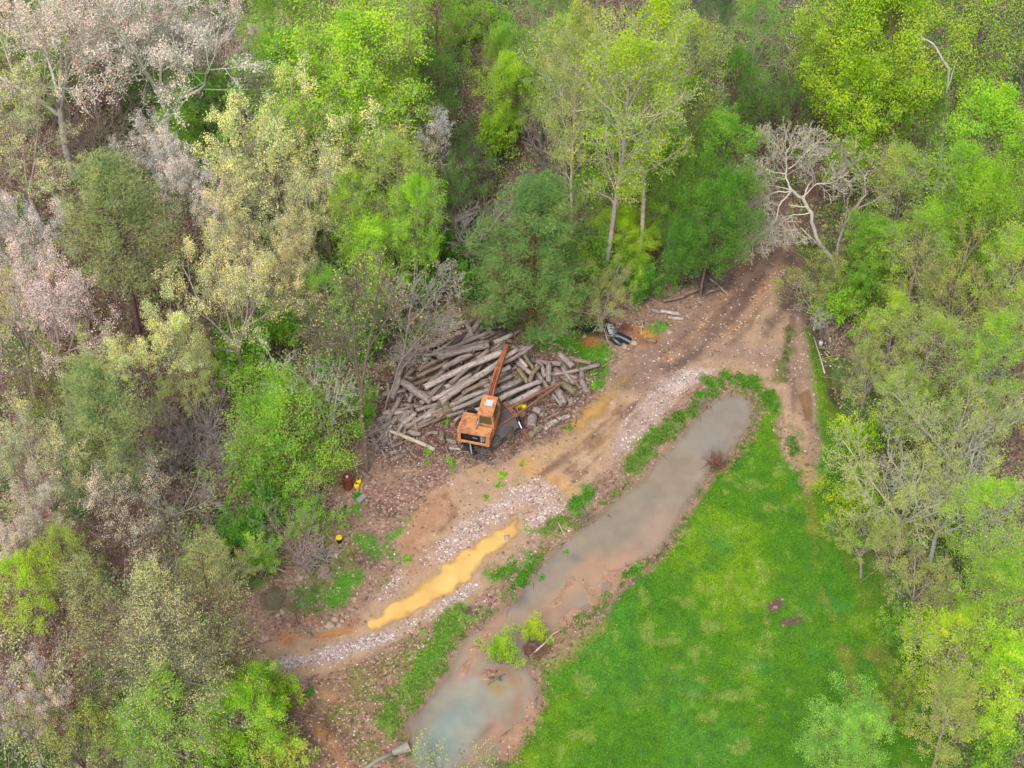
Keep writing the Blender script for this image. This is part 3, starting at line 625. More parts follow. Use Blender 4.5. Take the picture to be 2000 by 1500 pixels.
def log_mesh(L, r0, r1, bend, seed, k=12):
    R = rs(seed); n = max(5, int(L/0.45)+2); t = np.linspace(0, 1, n); ang = np.linspace(0, 2*np.pi, k, endpoint=False)
    cy = bend*np.sin(np.pi*t)*1.0 + R.randn(n)*0.012; cz = R.randn(n)*0.01
    rad = (r0+(r1-r0)*t)*(1+R.randn(n)*0.04); rr = rad[:, None]*(1+R.randn(n, k)*0.05+0.05*np.sin(ang*2+seed)[None, :])
    X = np.repeat(((t-0.5)*L)[:, None], k, 1); X[0] += R.randn(k)*0.02; X[-1] += R.randn(k)*0.02
    Y = cy[:, None]+rr*np.cos(ang); Zz = cz[:, None]+rr*np.sin(ang)
    V_ = np.stack([X, Y, Zz], 2).reshape(-1, 3).tolist(); F_ = []; mi = []
    for i in range(n-1):
        for j in range(k): F_.append((i*k+j, (i+1)*k+j, (i+1)*k+(j+1) % k, i*k+(j+1) % k)); mi.append(0)
    for _ in range(R.randint(0, 3) if L > 1.2 else 0):   # broken branch stubs
        tx = R.uniform(-.4, .4)*L; an = R.uniform(0, 6.28); rr_ = max(r0, r1); c0 = len(V_); dr = np.array([R.uniform(-.5, .5), math.cos(an), math.sin(an)]); sv = np.array([1., 0, 0]); tv = np.array([0, -math.sin(an), math.cos(an)])
        for q_, w_ in ((rr_*.7, .3), (rr_*1.0+R.uniform(.05, .16), .18)):
            for j_ in range(5): V_.append((np.array([tx, 0, 0])+dr*q_+(sv*math.cos(j_*1.2566)+tv*math.sin(j_*1.2566))*rr_*w_).tolist())
        for j_ in range(5): F_.append((c0+j_, c0+(j_+1) % 5, c0+5+(j_+1) % 5, c0+5+j_)); mi.append(0)
        F_.append(tuple(c0+5+j_ for j_ in range(5))); mi.append(1)
    F_.append(tuple(reversed(range(k)))[::-1]); F_.append(tuple(((n-1)*k+j) for j in reversed(range(k)))); mi += [1, 1]
    me = bpy.data.meshes.new('log'); me.from_pydata(V_, [], F_)
    for p, m in zip(me.polygons, mi): p.material_index = m; p.use_smooth = (m == 0)
    me.update(); return me
ents = []
for rec in LOGS.replace('\n', ';').split(';'):
    a = rec.split(); x1, y1, x2, y2, wpx, l1, l2 = map(float, a[:7]); ents.append((x1, y1, x2, y2, wpx, l1, l2, a[7]))
RF = random.Random(77); pl_ = [(800, 700), (860, 660), (930, 640), (1000, 670), (1040, 700), (1110, 720), (1120, 760), (1060, 790), (1010, 790), (940, 795), (880, 810), (790, 850), (735, 870), (735, 800), (760, 740)]
def inside(x, y, pl):
    c = False
    for i in range(len(pl)):
        (ax, ay), (bx, by) = pl[i], pl[(i+1) % len(pl)]
        if (ay > y) != (by > y) and x < (bx-ax)*(y-ay)/(by-ay)+ax: c = not c
    return c
nf = 0
while nf < 125:
    x_, y_ = RF.uniform(735, 1125), RF.uniform(640, 870)
    if not inside(x_, y_, pl_): continue
    a_ = math.radians(RF.gauss(-30, 12 if x_ > 810 else 40) if x_ < 1020 else RF.gauss(50, 45)); l_ = RF.uniform(10, 28) if x_ < 810 else RF.uniform(18, 45) if x_ < 1020 else RF.uniform(15, 30)
    ly = RF.choice([0, 0, 1, 1, 2]) if 820 < x_ < 1020 else RF.choice([0, 0, 1]); ents.append((x_-math.cos(a_)*l_, y_-math.sin(a_)*l_, x_+math.cos(a_)*l_, y_+math.sin(a_)*l_, RF.uniform(6, 10), ly, ly, RF.choice('gggbdp'))); nf += 1
labs = []
logs = []
for q, (x1, y1, x2, y2, wpx, l1, l2, tn) in enumerate(ents):
    r = wpx/pxm((y1+y2)/2)/2
    z1 = l1*0.22+r*0.85+0.02; z2 = l2*0.22+r*0.85+0.02
    a = P(x1, y1, z1); b = P(x2, y2, z2); g = H((a.x+b.x)/2, (a.y+b.y)/2)
    a.z += g; b.z += g; L = (b-a).length
    rnd = random.Random(q*7+1); r1 = r*(1+rnd.uniform(-0.12, 0.12)); bend = rnd.uniform(-0.045, 0.045)*L
    me = log_mesh(L, r, r1, bend, q+11)
    o = link('log', me, None, [M['log'], M['cut']]); o.location = (a+b)/2
    o.rotation_euler = (b-a).normalized().to_track_quat('X', 'Z').to_euler()
    c = A(*TONE[tn]); f = rnd.uniform(0.85, 1.12); o.color = (c[0]*f, c[1]*f, c[2]*f, 1)
    size = ('long' if L > 3.2 else 'short' if L < 1.0 else 'medium-length'); th = 'thick ' if 2*r > 0.36 else 'thin ' if 2*r < 0.2 else ''
    d = b-a
    ang = math.degrees(math.atan2(d.y, d.x)) % 180
    orient = 'lying level' if (ang < 18 or ang > 162) else 'rising rightward' if ang < 68 else 'pointing away' if ang < 112 else 'falling rightward'
    labs.append(f"{size} {th}{TW[tn]} log {orient} {region_of((x1+x2)/2, (y1+y2)/2)}")
    logs.append((o, (x1+x2)/2, (y1+y2)/2))
ORD = ['', 'second', 'third', 'fourth', 'fifth', 'sixth', 'seventh', 'eighth', 'ninth', 'tenth', 'eleventh', 'twelfth', 'thirteenth']
def dedupe(objs, labs):
    """look-alikes get their rank from the far side of the picture"""
    from collections import defaultdict
    dd = defaultdict(list)
    for i, l in enumerate(labs): dd[l].append(i)
    for l, idx in dd.items():
        if len(idx) == 1: continue
        ys_ = [objs[i][2] for i in idx]; xs_ = [objs[i][1] for i in idx]
        horiz = (max(xs_)-min(xs_)) > (max(ys_)-min(ys_))
        idx.sort(key=lambda i: objs[i][1] if horiz else objs[i][2])
        for r_, i in enumerate(idx):
            w_ = 'leftmost' if horiz else 'farthest'
            if len(idx) == 2: t = ('left' if r_ == 0 else 'right') if horiz else ('farther' if r_ == 0 else 'nearer')
            else: t = w_ if r_ == 0 else (('rightmost' if horiz else 'nearest') if r_ == len(idx)-1 else f"{ORD[min(r_, 12)]} from {'left' if horiz else 'back'}")
            labs[i] = l+', '+t
dedupe(logs, labs)
for (o, mx, my), l in zip(logs, labs): tag(o, l, 'log', 'logs of the wood pile' if 715 < mx < 1180 else 'logs lying by the track')

# ------------------------------------------------------------------ the log loader
hz = math.radians(-13)
hx, hy = Vector((math.cos(hz), math.sin(hz))), Vector((-math.sin(hz), math.cos(hz)))
cw = P(955.6, 853, 2.15)
O2 = Vector((cw.x, cw.y)) - hx*0.93 + hy*1.5
root = empty('log_loader', (O2.x, O2.y, 0)); tag(root, 'rusty orange knuckleboom log loader on a dark wheeled trailer beside the wood pile', 'log loader')
def hw(x, y, z): v = hx*x+hy*y; return Vector((v.x, v.y, z))
def wl(v): return Vector((v.x-O2.x, v.y-O2.y, v.z))
def hbox(mb, x0, x1, y0, y1, z0, z1, mi=0): mb.hexa([hw(x0, y0, z0), hw(x1, y0, z0), hw(x1, y1, z0), hw(x0, y1, z0), hw(x0, y0, z1), hw(x1, y0, z1), hw(x1, y1, z1), hw(x0, y1, z1)], mi)
# engine house: a shell open at the rear, with a lid in two steps
b = MB(); hbox(b, -.94, -.88, -1.5, -.02, 1.2, 2.1); hbox(b, .87, .93, -1.5, -.76, 1.2, 2.1)
hbox(b, -.88, .87, -1.5, -1.42, 1.2, 1.36); hbox(b, -.88, -.74, -1.5, -1.42, 1.36, 2.1); hbox(b, .70, .87, -1.5, -1.42, 1.36, 2.1); hbox(b, -.88, .87, -.1, -.02, 1.2, 2.05); hbox(b, -.74, .70, -1.5, -1.44, 2.02, 2.1)
house = b.build('engine_housing', M['orange'], root, bevel=.012)
b = MB(); hbox(b, -.96, .95, -1.53, -.86, 2.103, 2.15); b.build('engine_cover', M['orange'], root, bevel=.012)
b = MB(); hbox(b, -.93, -.02, -.85, -.03, 2.103, 2.13); b.build('side_cover', M['orange'], root, bevel=.012)
b = MB(); hbox(b, -.85, .85, -1.4, -.12, 1.1, 1.35); b.build('floor_pan', M['black'], root)
b = MB()
hbox(b, -.45, .35, -1.3, -.5, 1.36, 1.85)
for x_, y_, s_ in ((-.2, -1.25, .16), (.1, -1.3, .12), (-.55, -1.2, .12), (0.28, -1.15, .1)): hbox(b, x_-s_, x_+s_, y_-s_, y_+s_*.6, 1.5, 1.8+s_*.3)
b.tube([hw(-.8, -1.3, 1.55), hw(-.3, -1.38, 1.62), hw(.2, -1.36, 1.5)], .035, 6)
eng = b.build('engine', M['black'], root, bevel=.02)
b = MB(); b.tube([hw(.45, -1.33, 1.4), hw(.45, -1.33, 1.85)], .09, 10); b.tube([hw(.58, -1.36, 1.45), hw(.58, -1.36, 1.75)], .05, 8); hbox(b, -.05, .22, -1.42, -1.34, 1.62, 1.72)
b.build('filter', M['silver'], eng)
b = MB(); b.tube([hw(.10, -1.15, 2.13), hw(.10, -1.12, 2.45), hw(.14, -1.05, 2.62), hw(.20, -.92, 2.70)], .045, 8); b.build('exhaust_pipe', M['silver'], root, smooth=True)
# cab: tapered box with raked sides
b = MB()
b.hexa([hw(.02, -.75, 1.2), hw(.98, -.75, 1.2), hw(.98, 1.02, 1.2), hw(.02, 1.02, 1.2), hw(.06, -.72, 2.2), hw(1.02, -.72, 2.2), hw(1.0, .95, 2.2), hw(.06, .95, 2.2)])
b.hexa([hw(.06, -.72, 2.203), hw(1.02, -.72, 2.203), hw(1.0, .95, 2.203), hw(.06, .95, 2.203), hw(.08, -.62, 2.92), hw(.88, -.62, 2.92), hw(.82, .72, 2.92), hw(.12, .72, 2.92)])
cab = b.build('cab', M['orange'], root, bevel=.025)
b = MB(); hbox(b, .04, .92, -.68, .78, 2.925, 2.97); b.build('cab_roof', M['orange'], cab, bevel=.015)
b = MB(); b.hexa([hw(.30, .02, 2.975), hw(.72, .02, 2.975), hw(.74, .44, 2.975), hw(.32, .46, 2.975), hw(.30, .02, 2.99), hw(.72, .02, 2.99), hw(.74, .44, 2.99), hw(.32, .46, 2.99)]); b.build('roof_hatch', M['white'], cab)
b = MB(); b.hexa([hw(.16, -.735, 2.28), hw(.92, -.735, 2.28), hw(.92, -.715, 2.28), hw(.16, -.715, 2.28), hw(.16, -.645, 2.80), hw(.83, -.645, 2.80), hw(.83, -.625, 2.80), hw(.16, -.625, 2.80)]); b.build('rear_window', M['glass'], cab)
b = MB(); b.hexa([hw(1.0, -.45, 2.28), hw(1.022, -.45, 2.28), hw(1.012, .6, 2.28), hw(.99, .6, 2.28), hw(.905, -.35, 2.80), hw(.92, -.35, 2.80), hw(.885, .45, 2.80), hw(.87, .45, 2.80)]); b.build('side_window', M['glass'], cab)
b = MB(); b.hexa([hw(.2, .93, 2.28), hw(.9, .93, 2.28), hw(.9, .962, 2.28), hw(.2, .962, 2.28), hw(.2, .70, 2.80), hw(.76, .70, 2.80), hw(.76, .745, 2.80), hw(.2, .745, 2.80)]); b.build('front_window', M['glass'], cab)
b = MB(); hbox(b, -.84, -.1, .0, .5, 1.2, 1.75); b.tube([hw(-.5, .2, 1.75), hw(-.45, .45, 2.0), hw(-.3, .8, 1.9)], .04, 6); b.build('hydraulic_tank', M['black'], root, bevel=.02)
# boom resting over the pile
def beam(mb, pts, ws, hs, mi=0):
    pr = []
    for i, p in enumerate(pts):
        d = (pts[min(i+1, len(pts)-1)]-pts[max(i-1, 0)]).normalized(); sd = Vector((d.y, -d.x, 0)).normalized(); up = sd.cross(d)
        if up.z < 0: up = -up
        pr.append([p-sd*ws[i]-up*hs[i], p+sd*ws[i]-up*hs[i], p+sd*ws[i]+up*hs[i], p-sd*ws[i]+up*hs[i]])
    vs = [q for r in pr for q in r]; fs = [(0, 1, 2, 3)[::-1], tuple(4*(len(pts)-1)+j for j in range(4))]
    for i in range(len(pts)-1):
        for j in range(4): a_ = i*4+j; c_ = i*4+(j+1) % 4; fs.append((a_, c_, c_+4, a_+4))
    mb.add(vs, fs, mi)
bp = [wl(P(954, 800, 2.2)), wl(P(957, 778, 2.25)), wl(P(963, 752, 2.2)), wl(P(973, 722, 2.1)), wl(P(982, 697, 1.95)), wl(P(990, 674, 1.75))]
b = MB(); beam(b, bp, [.22, .19, .17, .18, .14, .12], [.2, .2, .2, .22, .16, .1]); boom = b.build('boom', M['rustor'], root, bevel=.02)
b = MB(); beam(b, [wl(P(957, 781, 2.48)), wl(P(961, 757, 2.44))], [.05, .05], [.03, .03]); b.build('hose_guard', M['rust'], boom)
b = MB(); b.tube([wl(P(961, 792, 2.25)), wl(P(960, 768, 2.38))], .05, 8); b.build('boom_cylinder', M['chrome'], boom, smooth=True)
b = MB(); b.tube([wl(P(973, 742, 1.9)), wl(P(972, 734, 1.9)), wl(P(975, 722, 1.9))], [.09, .11, .1], 8); b.build('lift_lug', M['rust'], boom)
b = MB(); b.tube([wl(P(994, 674, 1.7)), wl(P(996, 682, 1.1)), wl(P(999, 690, .9))], [.06, .05, .05], 6); beam(b, [wl(P(992, 690, 1.0)), wl(P(1003, 686, .95))], [.12, .12], [.1, .1]); b.build('grapple', M['rust'], boom)
def hose(pts, r=.018): b = MB(); b.tube([wl(P(*p_)) for p_ in pts], r, 5); b.build('hydraulic_hose', M['black'], boom, smooth=True)
hose([(951, 790, 2.5), (955, 770, 2.52), (962, 748, 2.44), (970, 725, 2.36), (977, 706, 2.2)]); hose([(955, 792, 2.5), (959, 770, 2.5), (966, 746, 2.42), (974, 722, 2.33), (985, 690, 2.0)])
# carrier
ca = math.radians(40); cu = Vector((math.cos(ca), math.sin(ca), 0)); cv = Vector((-math.sin(ca), math.cos(ca), 0))
W1 = wl(P(993, 847, .5)); W2 = wl(P(969, 866, .5))
Q0 = (W1+W2)/2; Q0.z = 0
def cw_(u, v, z): q = Q0+cu*u+cv*v; return Vector((q.x, q.y, z))
def cbox(mb, u0, u1, v0, v1, z0, z1, mi=0): mb.hexa([cw_(u0, v0, z0), cw_(u1, v0, z0), cw_(u1, v1, z0), cw_(u0, v1, z0), cw_(u0, v0, z1), cw_(u1, v0, z1), cw_(u1, v1, z1), cw_(u0, v1, z1)], mi)
b = MB(); cbox(b, -1.5, 1.35, .45, 1.75, .85, 1.0)
for k in range(9): cbox(b, -.9+k*.24, -.84+k*.24, .5, 1.7, 1.003, 1.03)
deck = b.build('deck', M['deck'], root, bevel=.01)
b = MB(); b.hexa([cw_(-1.2, -.12, .70), cw_(1.2, -.12, .70), cw_(1.35, .44, .9), cw_(-1.3, .44, .9), cw_(-1.2, -.12, .74), cw_(1.2, -.12, .74), cw_(1.35, .44, .97), cw_(-1.3, .44, .97)]); b.build('fender', M['deck'], root)
b = MB(); b.hexa([cw_(-1.3, 1.76, .9), cw_(1.35, 1.76, .9), cw_(1.2, 2.3, .70), cw_(-1.2, 2.3, .70), cw_(-1.3, 1.76, .97), cw_(1.35, 1.76, .97), cw_(1.2, 2.3, .74), cw_(-1.2, 2.3, .74)]); b.build('fender', M['deck'], root)
b = MB(); cbox(b, -1.4, 1.4, .44, .52, 1.003, 1.07); cbox(b, -1.4, 1.4, 1.1, 1.16, 1.033, 1.07); b.build('deck_rail', M['rust'], root)
b = MB(); cbox(b, -1.4, 1.3, .7, .85, .5, .84); cbox(b, -1.4, 1.3, 1.4, 1.55, .5, .84); cbox(b, -.62, -.52, .1, 2.1, .45, .55); cbox(b, .5, .6, .1, 2.1, .45, .55); b.build('chassis', M['black'], root)
b = MB(); b.tube([hw(0.1, -.1, .95), hw(0.1, -.1, 1.2)], .55, 20); b.build('turntable', M['black'], root)
def wheel(u, v):
    e = MB(); s = -1 if v < 1 else 1
    R_ = .47; prof = [(.30, -.13), (.43, -.14), (R_, -.09), (R_, .09), (.43, .14), (.30, .13)]
    vs = []; fs = []; k = 28
    for j in range(k):
        a_ = 2*math.pi*j/k; ou = math.cos(a_); oz = math.sin(a_)
        for (rr, wv) in prof: vs.append(cw_(u+ou*rr, v+wv, .5+oz*rr))
    n = len(prof)
    for j in range(k):
        for i in range(n): a_ = j*n+i; b_ = j*n+(i+1) % n; c_ = ((j+1) % k)*n; fs.append((a_, b_, c_+(i+1) % n, c_+i))
    e.add(vs, fs)
    for j in range(k):   # tread lugs
        a_ = 2*math.pi*(j+.5)/k; q = cw_(u+math.cos(a_)*(R_+.008), v, .5+math.sin(a_)*(R_+.008)); t_ = cu*math.cos(a_)+Vector((0, 0, math.sin(a_))); sdv = cu*(-math.sin(a_))+Vector((0, 0, math.cos(a_)))
        e.add([q+t_*dx+sdv*dy+cv*dz for dz in (-.1, .1) for dy in (-.02, .02) for dx in (-.01, .02)], [(0,2,3,1),(4,5,7,6),(0,1,5,4),(2,6,7,3),(0,4,6,2),(1,3,7,5)])
    w_ = empty('wheel', (0, 0, 0)); w_.parent = root
    e.build('tyre', M['tyre'], w_)
    h = MB(); h.tube([cw_(u, v+s*.02, .5), cw_(u, v+s*.06, .5)], .31, 20); h.tube([cw_(u, v+s*.06, .5), cw_(u, v+s*.14, .5)], .10, 12)
    for j in range(6): a_ = j*math.pi/3; h.tube([cw_(u+.17*math.cos(a_), v+s*.06, .5+.17*math.sin(a_)), cw_(u+.17*math.cos(a_), v+s*.09, .5+.17*math.sin(a_))], .02, 6)
    h.build('rim', M['hub'], w_)
du = ((W1-W2).dot(cu))/2
for u_ in (-max(du, .5), max(du, .5)):
    for v_ in (0.05, 2.15): wheel(u_, v_)
# steel cross beam, A-shaped drawbar and outriggers
b = MB(); cb1 = wl(P(984.5, 786.5, 1.12)); cb2 = wl(P(1009.5, 814, 1.12)); beam(b, [cb1, cb2], [.13, .13], [.05, .05])
xb = b.build('cross_beam', M['rust'], root, bevel=.01)
b = MB()
for t in (.32, .72): b = MB(); c_ = cb1.lerp(cb2, t)+Vector((0, 0, .052)); b.tube([c_, c_+Vector((0, 0, .01))], .055, 12); b.build('bolt_hole', M['black'], xb)
ap = wl(P(1093, 749, 1.35))
b = MB(); s1 = wl(P(998, 797, 1.12)); s2 = wl(P(1011, 809, 1.12)); beam(b, [s1, s1.lerp(ap, .75)+Vector((0, .06, 0)), ap], [.05, .05, .05], [.06, .06, .06]); beam(b, [s2, s2.lerp(ap, .75)+Vector((0, -.06, 0)), ap+Vector((.05, -.03, 0))], [.05, .05, .05], [.06, .06, .06])
beam(b, [ap+Vector((-.06, 0, .065)), ap+Vector((.12, .0, .065))], [.07, .07], [.03, .03]); b.build('drawbar', M['rust'], root)
b = MB(); beam(b, [wl(P(1000, 789, 1.0)), wl(P(1013, 806, .9))], [.04, .04], [.05, .05]); b.build('brace', M['rust'], root)
def outrigger(a_, m_, f_):
    b = MB(); b.tube([a_, m_], .075, 8); og = b.build('outrigger', M['black'], root)
    b = MB(); b.tube([a_.lerp(m_, .35)+Vector((-.03, -.06, .07)), a_.lerp(m_, .95)+Vector((-.03, -.06, .07))], .04, 8); b.build('piston_rod', M['chrome'], og)
    b = MB(); beam(b, [m_, f_], [.08, .08], [.07, .07]); b.build('stabilizer_leg', M['rust'], og)
outrigger(wl(P(1010.5, 816, 1.05)), wl(P(1021, 838, .75)), wl(P(1033, 861, .04)))
outrigger(wl(P(984, 786, 1.0)), wl(P(975, 778, .8)), wl(P(966, 768, .5)))
b = MB(); b.tube([hw(-.3, -1.2, 1.0), hw(-.1, -1.55, .35)], .05, 8); b.build('piston_rod', M['chrome'], root)
b = MB(); b.tube([hw(-.55, -1.0, 1.1), hw(-.45, -1.3, .6), hw(.1, -1.5, .3)], .12, 8); cbox(b, -1.9, -1.35, .8, 1.4, .3, .8); b.build('rear_stabilizer', M['black'], root, bevel=.02)

# ------------------------------------------------------------------ drum, jugs, buckets, blocks, pipes
def gp(px, py, dz=0): p = P(px, py, 0); p.z = H(p.x, p.y)+dz; return p
p0 = gp(680, 951); root = empty('oil_drum', p0); tag(root, 'rusty upright oil drum with a white rag on its lid', 'drum')
b = MB(); b.tube([(0, 0, z) for z in (0, .02, .28, .3, .32, .57, .59, .61, .86, .88)], [.28, .29, .285, .302, .285, .285, .302, .285, .285, .295], 24); b.build('drum_body', M['drum'], root, smooth=False)
b = MB(); b.tube([(0, 0, .882), (0, 0, .89)], .26, 24); b.tube([(.12, .1, .89), (.12, .1, .91)], .03, 8); b.build('lid', M['drum'], root)
b = MB(); b.tube([(-.02, -.08, .9), (.0, 0.02, .95), (.03, .06, .92)], [.05, .08, .05], 7); tag(b.build('rag', M['white'], None), 'small white rag lying on the rusty drum lid', 'rag'); bpy.data.objects['rag'].location = p0
def jug(px, py, lab, s=1.0, rz=0.5, z=0, mat='yellow', cat='jug', grp=None):
    q = gp(px, py, z); r_ = empty('plastic_jug', q, rz); tag(r_, lab, cat, grp)
    b = MB(); b.tube([(0, 0, .0), (0, 0, .03), (0, 0, .24), (0, 0, .3), (0, 0, .33)], [.12*s, .14*s, .14*s, .08*s, .05*s], 12); b.build('jug_body', M[mat], r_, bevel=.004)
    b = MB(); b.tube([(.03, .02, .30), (.10, .04, .33), (.13, .05, .22)], .018*s, 6); b.build('handle', M[mat], r_)
    b = MB(); b.tube([(0, 0, .332), (0, 0, .37)], .04*s, 8); b.build('cap', M['black'], r_)
jug(701, 944, 'yellow plastic jug right of the drum, farther of the two', 1.1, .3); jug(697, 952, 'yellow plastic jug right of the drum, nearer of the two', 1.15, 1.5)
jug(1008, 807, 'yellow jug leftmost of the three under the drawbar', .9, .3, .3); jug(1014, 802, 'yellow jug in the middle of the three under the drawbar', 1.0, 1, .3); jug(1023, 803, 'yellow jug rightmost of the three under the drawbar', 1.1, 2, .3)
jug(861, 806, 'tiny yellow jug on the grass tuft beside the thick log stub', .5, 1, .1)
def bucket(px, py, lab, mat, lidmat, r=.17, h=.36):
    q = gp(px, py); r_ = empty('bucket', q); tag(r_, lab, 'bucket')
    b = MB(); b.tube([(0, 0, 0), (0, 0, h)], [r*.85, r], 18); b.build('bucket_body', M[mat], r_)
    b = MB(); b.tube([(0, 0, h+.002), (0, 0, h+.03)], r*1.06, 18); b.tube([(0, 0, h+.03), (0, 0, h+.035)], r*.6, 18); b.build('lid', M[lidmat], r_)
bucket(663, 1058, 'bucket with a round yellow lid beside the grey stump', 'black', 'yellow')
bucket(1018, 817, 'dull olive bucket between the drawbar and the fat log', 'rust', 'hub', .22, .4)
jug(1604, 667, 'small white jug lying in the ditch beside the lawn', .9, 1, 0.05, 'white')
def block(px, py, sx, sy, sz, rz, mat, name, lab, cat, bev=.02, grp=None):
    q = gp(px, py, -.02); b = MB(); b.box(-sx/2, sx/2, -sy/2, sy/2, 0, sz); o = b.build(name, M[mat], None, bevel=bev); o.location = q; o.rotation_euler = (0.05, 0.04, rz); tag(o, lab, cat, grp)
    b2 = MB();
    return o
block(706, 977, .62, .30, .28, math.radians(52), 'concrete', 'concrete_block', 'grey concrete block lying below the yellow jugs', 'block')
def rock(px, py, s, lab, mat='stone', grp=None, flat=.6, seed=1):
    import bmesh
    bm = bmesh.new(); bmesh.ops.create_icosphere(bm, subdivisions=2, radius=1); R = random.Random(seed)
    ph = [R.uniform(0, 6) for _ in range(6)]
    for v in bm.verts:
        c = v.co.copy(); f = 1+.22*math.sin(c.x*2.3+ph[0])+.18*math.sin(c.y*3.1+ph[1])+.14*math.sin(c.z*3.7+ph[2])+.08*math.sin((c.x+c.y)*6+ph[3])
        v.co = Vector((c.x*s*f, c.y*s*f*.8, c.z*s*f*flat))
    me = bpy.data.meshes.new('rock'); bm.to_mesh(me); bm.free()
    o = link('rock', me, None, M[mat]); o.location = gp(px, py, s*.2); o.rotation_euler = (0, 0, R.uniform(0, 3)); tag(o, lab, 'rock', grp)
for i, (x_, y_, s_, l_) in enumerate([(643, 1220, .26, 'largest tan rock at the left end of the yellow puddle'), (655, 1209, .20, 'upper pale rock at the left end of the yellow puddle'), (669, 1213, .15, 'small pointed rock at the left end of the yellow puddle'),
        (662, 1221, .16, 'low brown rock at the left end of the yellow puddle'), (693, 1170, .14, 'small pale rock on the upper bank of the yellow puddle'), (1142, 658, .14, 'tan rock on the grass left of the culvert'), (1236, 671, .22, 'tan rock at the end of the black pipe'),
        (1219, 677, .20, 'flat tan rock under the black pipe'), (1308, 650, .22, 'grey rock on the edge of the dirt road'), (588, 1128, .24, 'reddish rock beside the vine-wrapped stump'), (551, 1196, .18, 'pale rock below the small dark pool, upper'), (543, 1204, .15, 'pale rock below the small dark pool, lower'),
        (1019, 1005, .16, 'white rock standing in the shallow stream, upper'), (990, 1048, .2, 'grey rock in the head of the yellow puddle'), (1004, 1062, .12, 'small dark rock in the head of the yellow puddle'), (518, 1247, .2, 'rock on the bank left of the yellow stream'), (916, 1083, .09, 'small brown rock at the upper edge of the yellow puddle')]):
    rock(x_, y_, s_, l_, seed=i+3)
# black culvert pipes with running water
def pipe(pts, r, lab):
    b = MB(); b.tube(pts, r, 16, caps=False); b.tube(pts, r*.86, 16, caps=False); b.tube([pts[0], (pts[0]+(pts[1]-pts[0])*.05)], [r*1.06, r*1.06], 16, caps=False)
    o = b.build('culvert_pipe', M['pipe'], None, smooth=True); tag(o, lab, 'pipe', None)
pipe([P(1204, 655, .18), P(1218, 661, .15), P(1231, 668, .05)], .24, 'upper black plastic culvert pipe pouring into the dark creek')
pipe([P(1196, 660, .12), P(1205, 668, .08), P(1212, 673, -.05)], .22, 'lower black plastic culvert pipe beside the first')
k = NM('foaming_water'); n_ = k.noise(7.0, 4, k.pos()); k.princ(k.ramp(n_, [(.35, A(110, 112, 116)), (.6, A(215, 218, 224))]), .4, 0, .3, alpha=k.math('MULTIPLY_ADD', n_, 2.4, -.45, clamp=True)); M['foam'] = k.m
fb = Pn([(1183, 628), (1196, 632), (1206, 650), (1200, 660), (1190, 652), (1186, 640)])
b = MB(); b.add([(x_, y_, -.09+.01*i) for i, (x_, y_) in enumerate(fb)], [tuple(range(len(fb)))]); o = b.build('creek_foam', M['foam']); tag(o, kind='structure')
# galvanised drain with flared end, bottom of the picture
root = empty('drain_pipe', P(770, 1472, 0)); tag(root, 'pale galvanised drain pipe with a flared end at the lower pond edge', 'pipe')
def lo(v): return v-root.location
pts = [lo(P(690, 1520, .12)), lo(P(735, 1486, .12)), lo(P(765, 1472, .12))]
b = MB(); b.tube(pts, [.11, .12, .14], 18); b.build('pipe', M['palegal'], root, smooth=True)
b = MB(); b.tube([lo(P(766, 1471, .12)), lo(P(780, 1465, .14)), lo(P(798, 1458, .16))], [.15, .22, .32], 18, caps=False); b.tube([lo(P(766, 1471, .12)), lo(P(780, 1465, .14)), lo(P(798, 1458, .16))], [.13, .20, .30], 18, caps=False)
b.build('flared_end', M['palegal'], root, smooth=True)

# stumps, driftwood and single dead branches
def stick(pts, r0, r1, lab, name='branch', tone='p', cat='branch', grp=None, side=0, seed=1):
    R = random.Random(seed); b = MB(); n = len(pts); P3 = [P(x_, y_, z_)+Vector((0, 0, H(*P(x_, y_, z_)[:2]))) for x_, y_, z_ in pts]
    b.tube(P3, [r0+(r1-r0)*i/(n-1) for i in range(n)], 7)
    for s in range(side):
        i = R.randrange(0, n-1); a = P3[i].lerp(P3[i+1], R.random()); d = (P3[i+1]-P3[i]).normalized(); dv = (d+Vector((R.uniform(-1, 1), R.uniform(-1, 1), R.uniform(0, .8)))).normalized(); L = R.uniform(.3, 1.0)
        b.tube([a, a+dv*L*.5+Vector((0, 0, .03)), a+dv*L+Vector((R.uniform(-.1, .1), R.uniform(-.1, .1), 0))], [r1, r1*.8, r1*.5], 5)
    o = b.build(name, M['wood'], None, smooth=True); c = A(*TONE[tone]); o.color = (*c, 1); tag(o, lab, cat, grp); return o
stick([(1036, 1277, .1), (1062, 1255, .35), (1080, 1236, .35), (1106, 1222, .1)], .06, .025, 'long bare pole sloping out of the driftwood beside the pond', 'driftwood_pole', 'p', 'pole')
stick([(1590, 655, .1), (1602, 690, .15), (1612, 725, .1)], .05, .04, 'thin pale pole lying along the ditch', 'fallen_pole', 'p', 'pole')
stick([(1611, 680, .1), (1620, 690, .1)], .03, .03, 'short white stick across the ditch', tone='w')
stick([(1184, 627, .5), (1181, 642, .4), (1185, 660, .2), (1190, 672, .1)], .03, .015, 'thin white branch hanging over the culvert pipe', tone='w', side=4)
stick([(1255, 630, .3), (1253, 642, .2), (1252, 653, .1)], .03, .02, 'short white branch standing beside the orange seep', tone='w', side=2, seed=4)
stick([(1171, 622, .3), (1158, 646, .1)], .03, .02, 'straight brown stick left of the culvert foam', tone='p')
stick([(1090, 1020, .1), (1101, 1040, .1)], .03, .02, 'bright bare stick on the bank between gravel and pond', tone='w')
stick([(1158, 940, .1), (1185, 968, .2)], .03, .015, 'twiggy branch reaching from the bank into the pond', tone='b', side=6, seed=7)
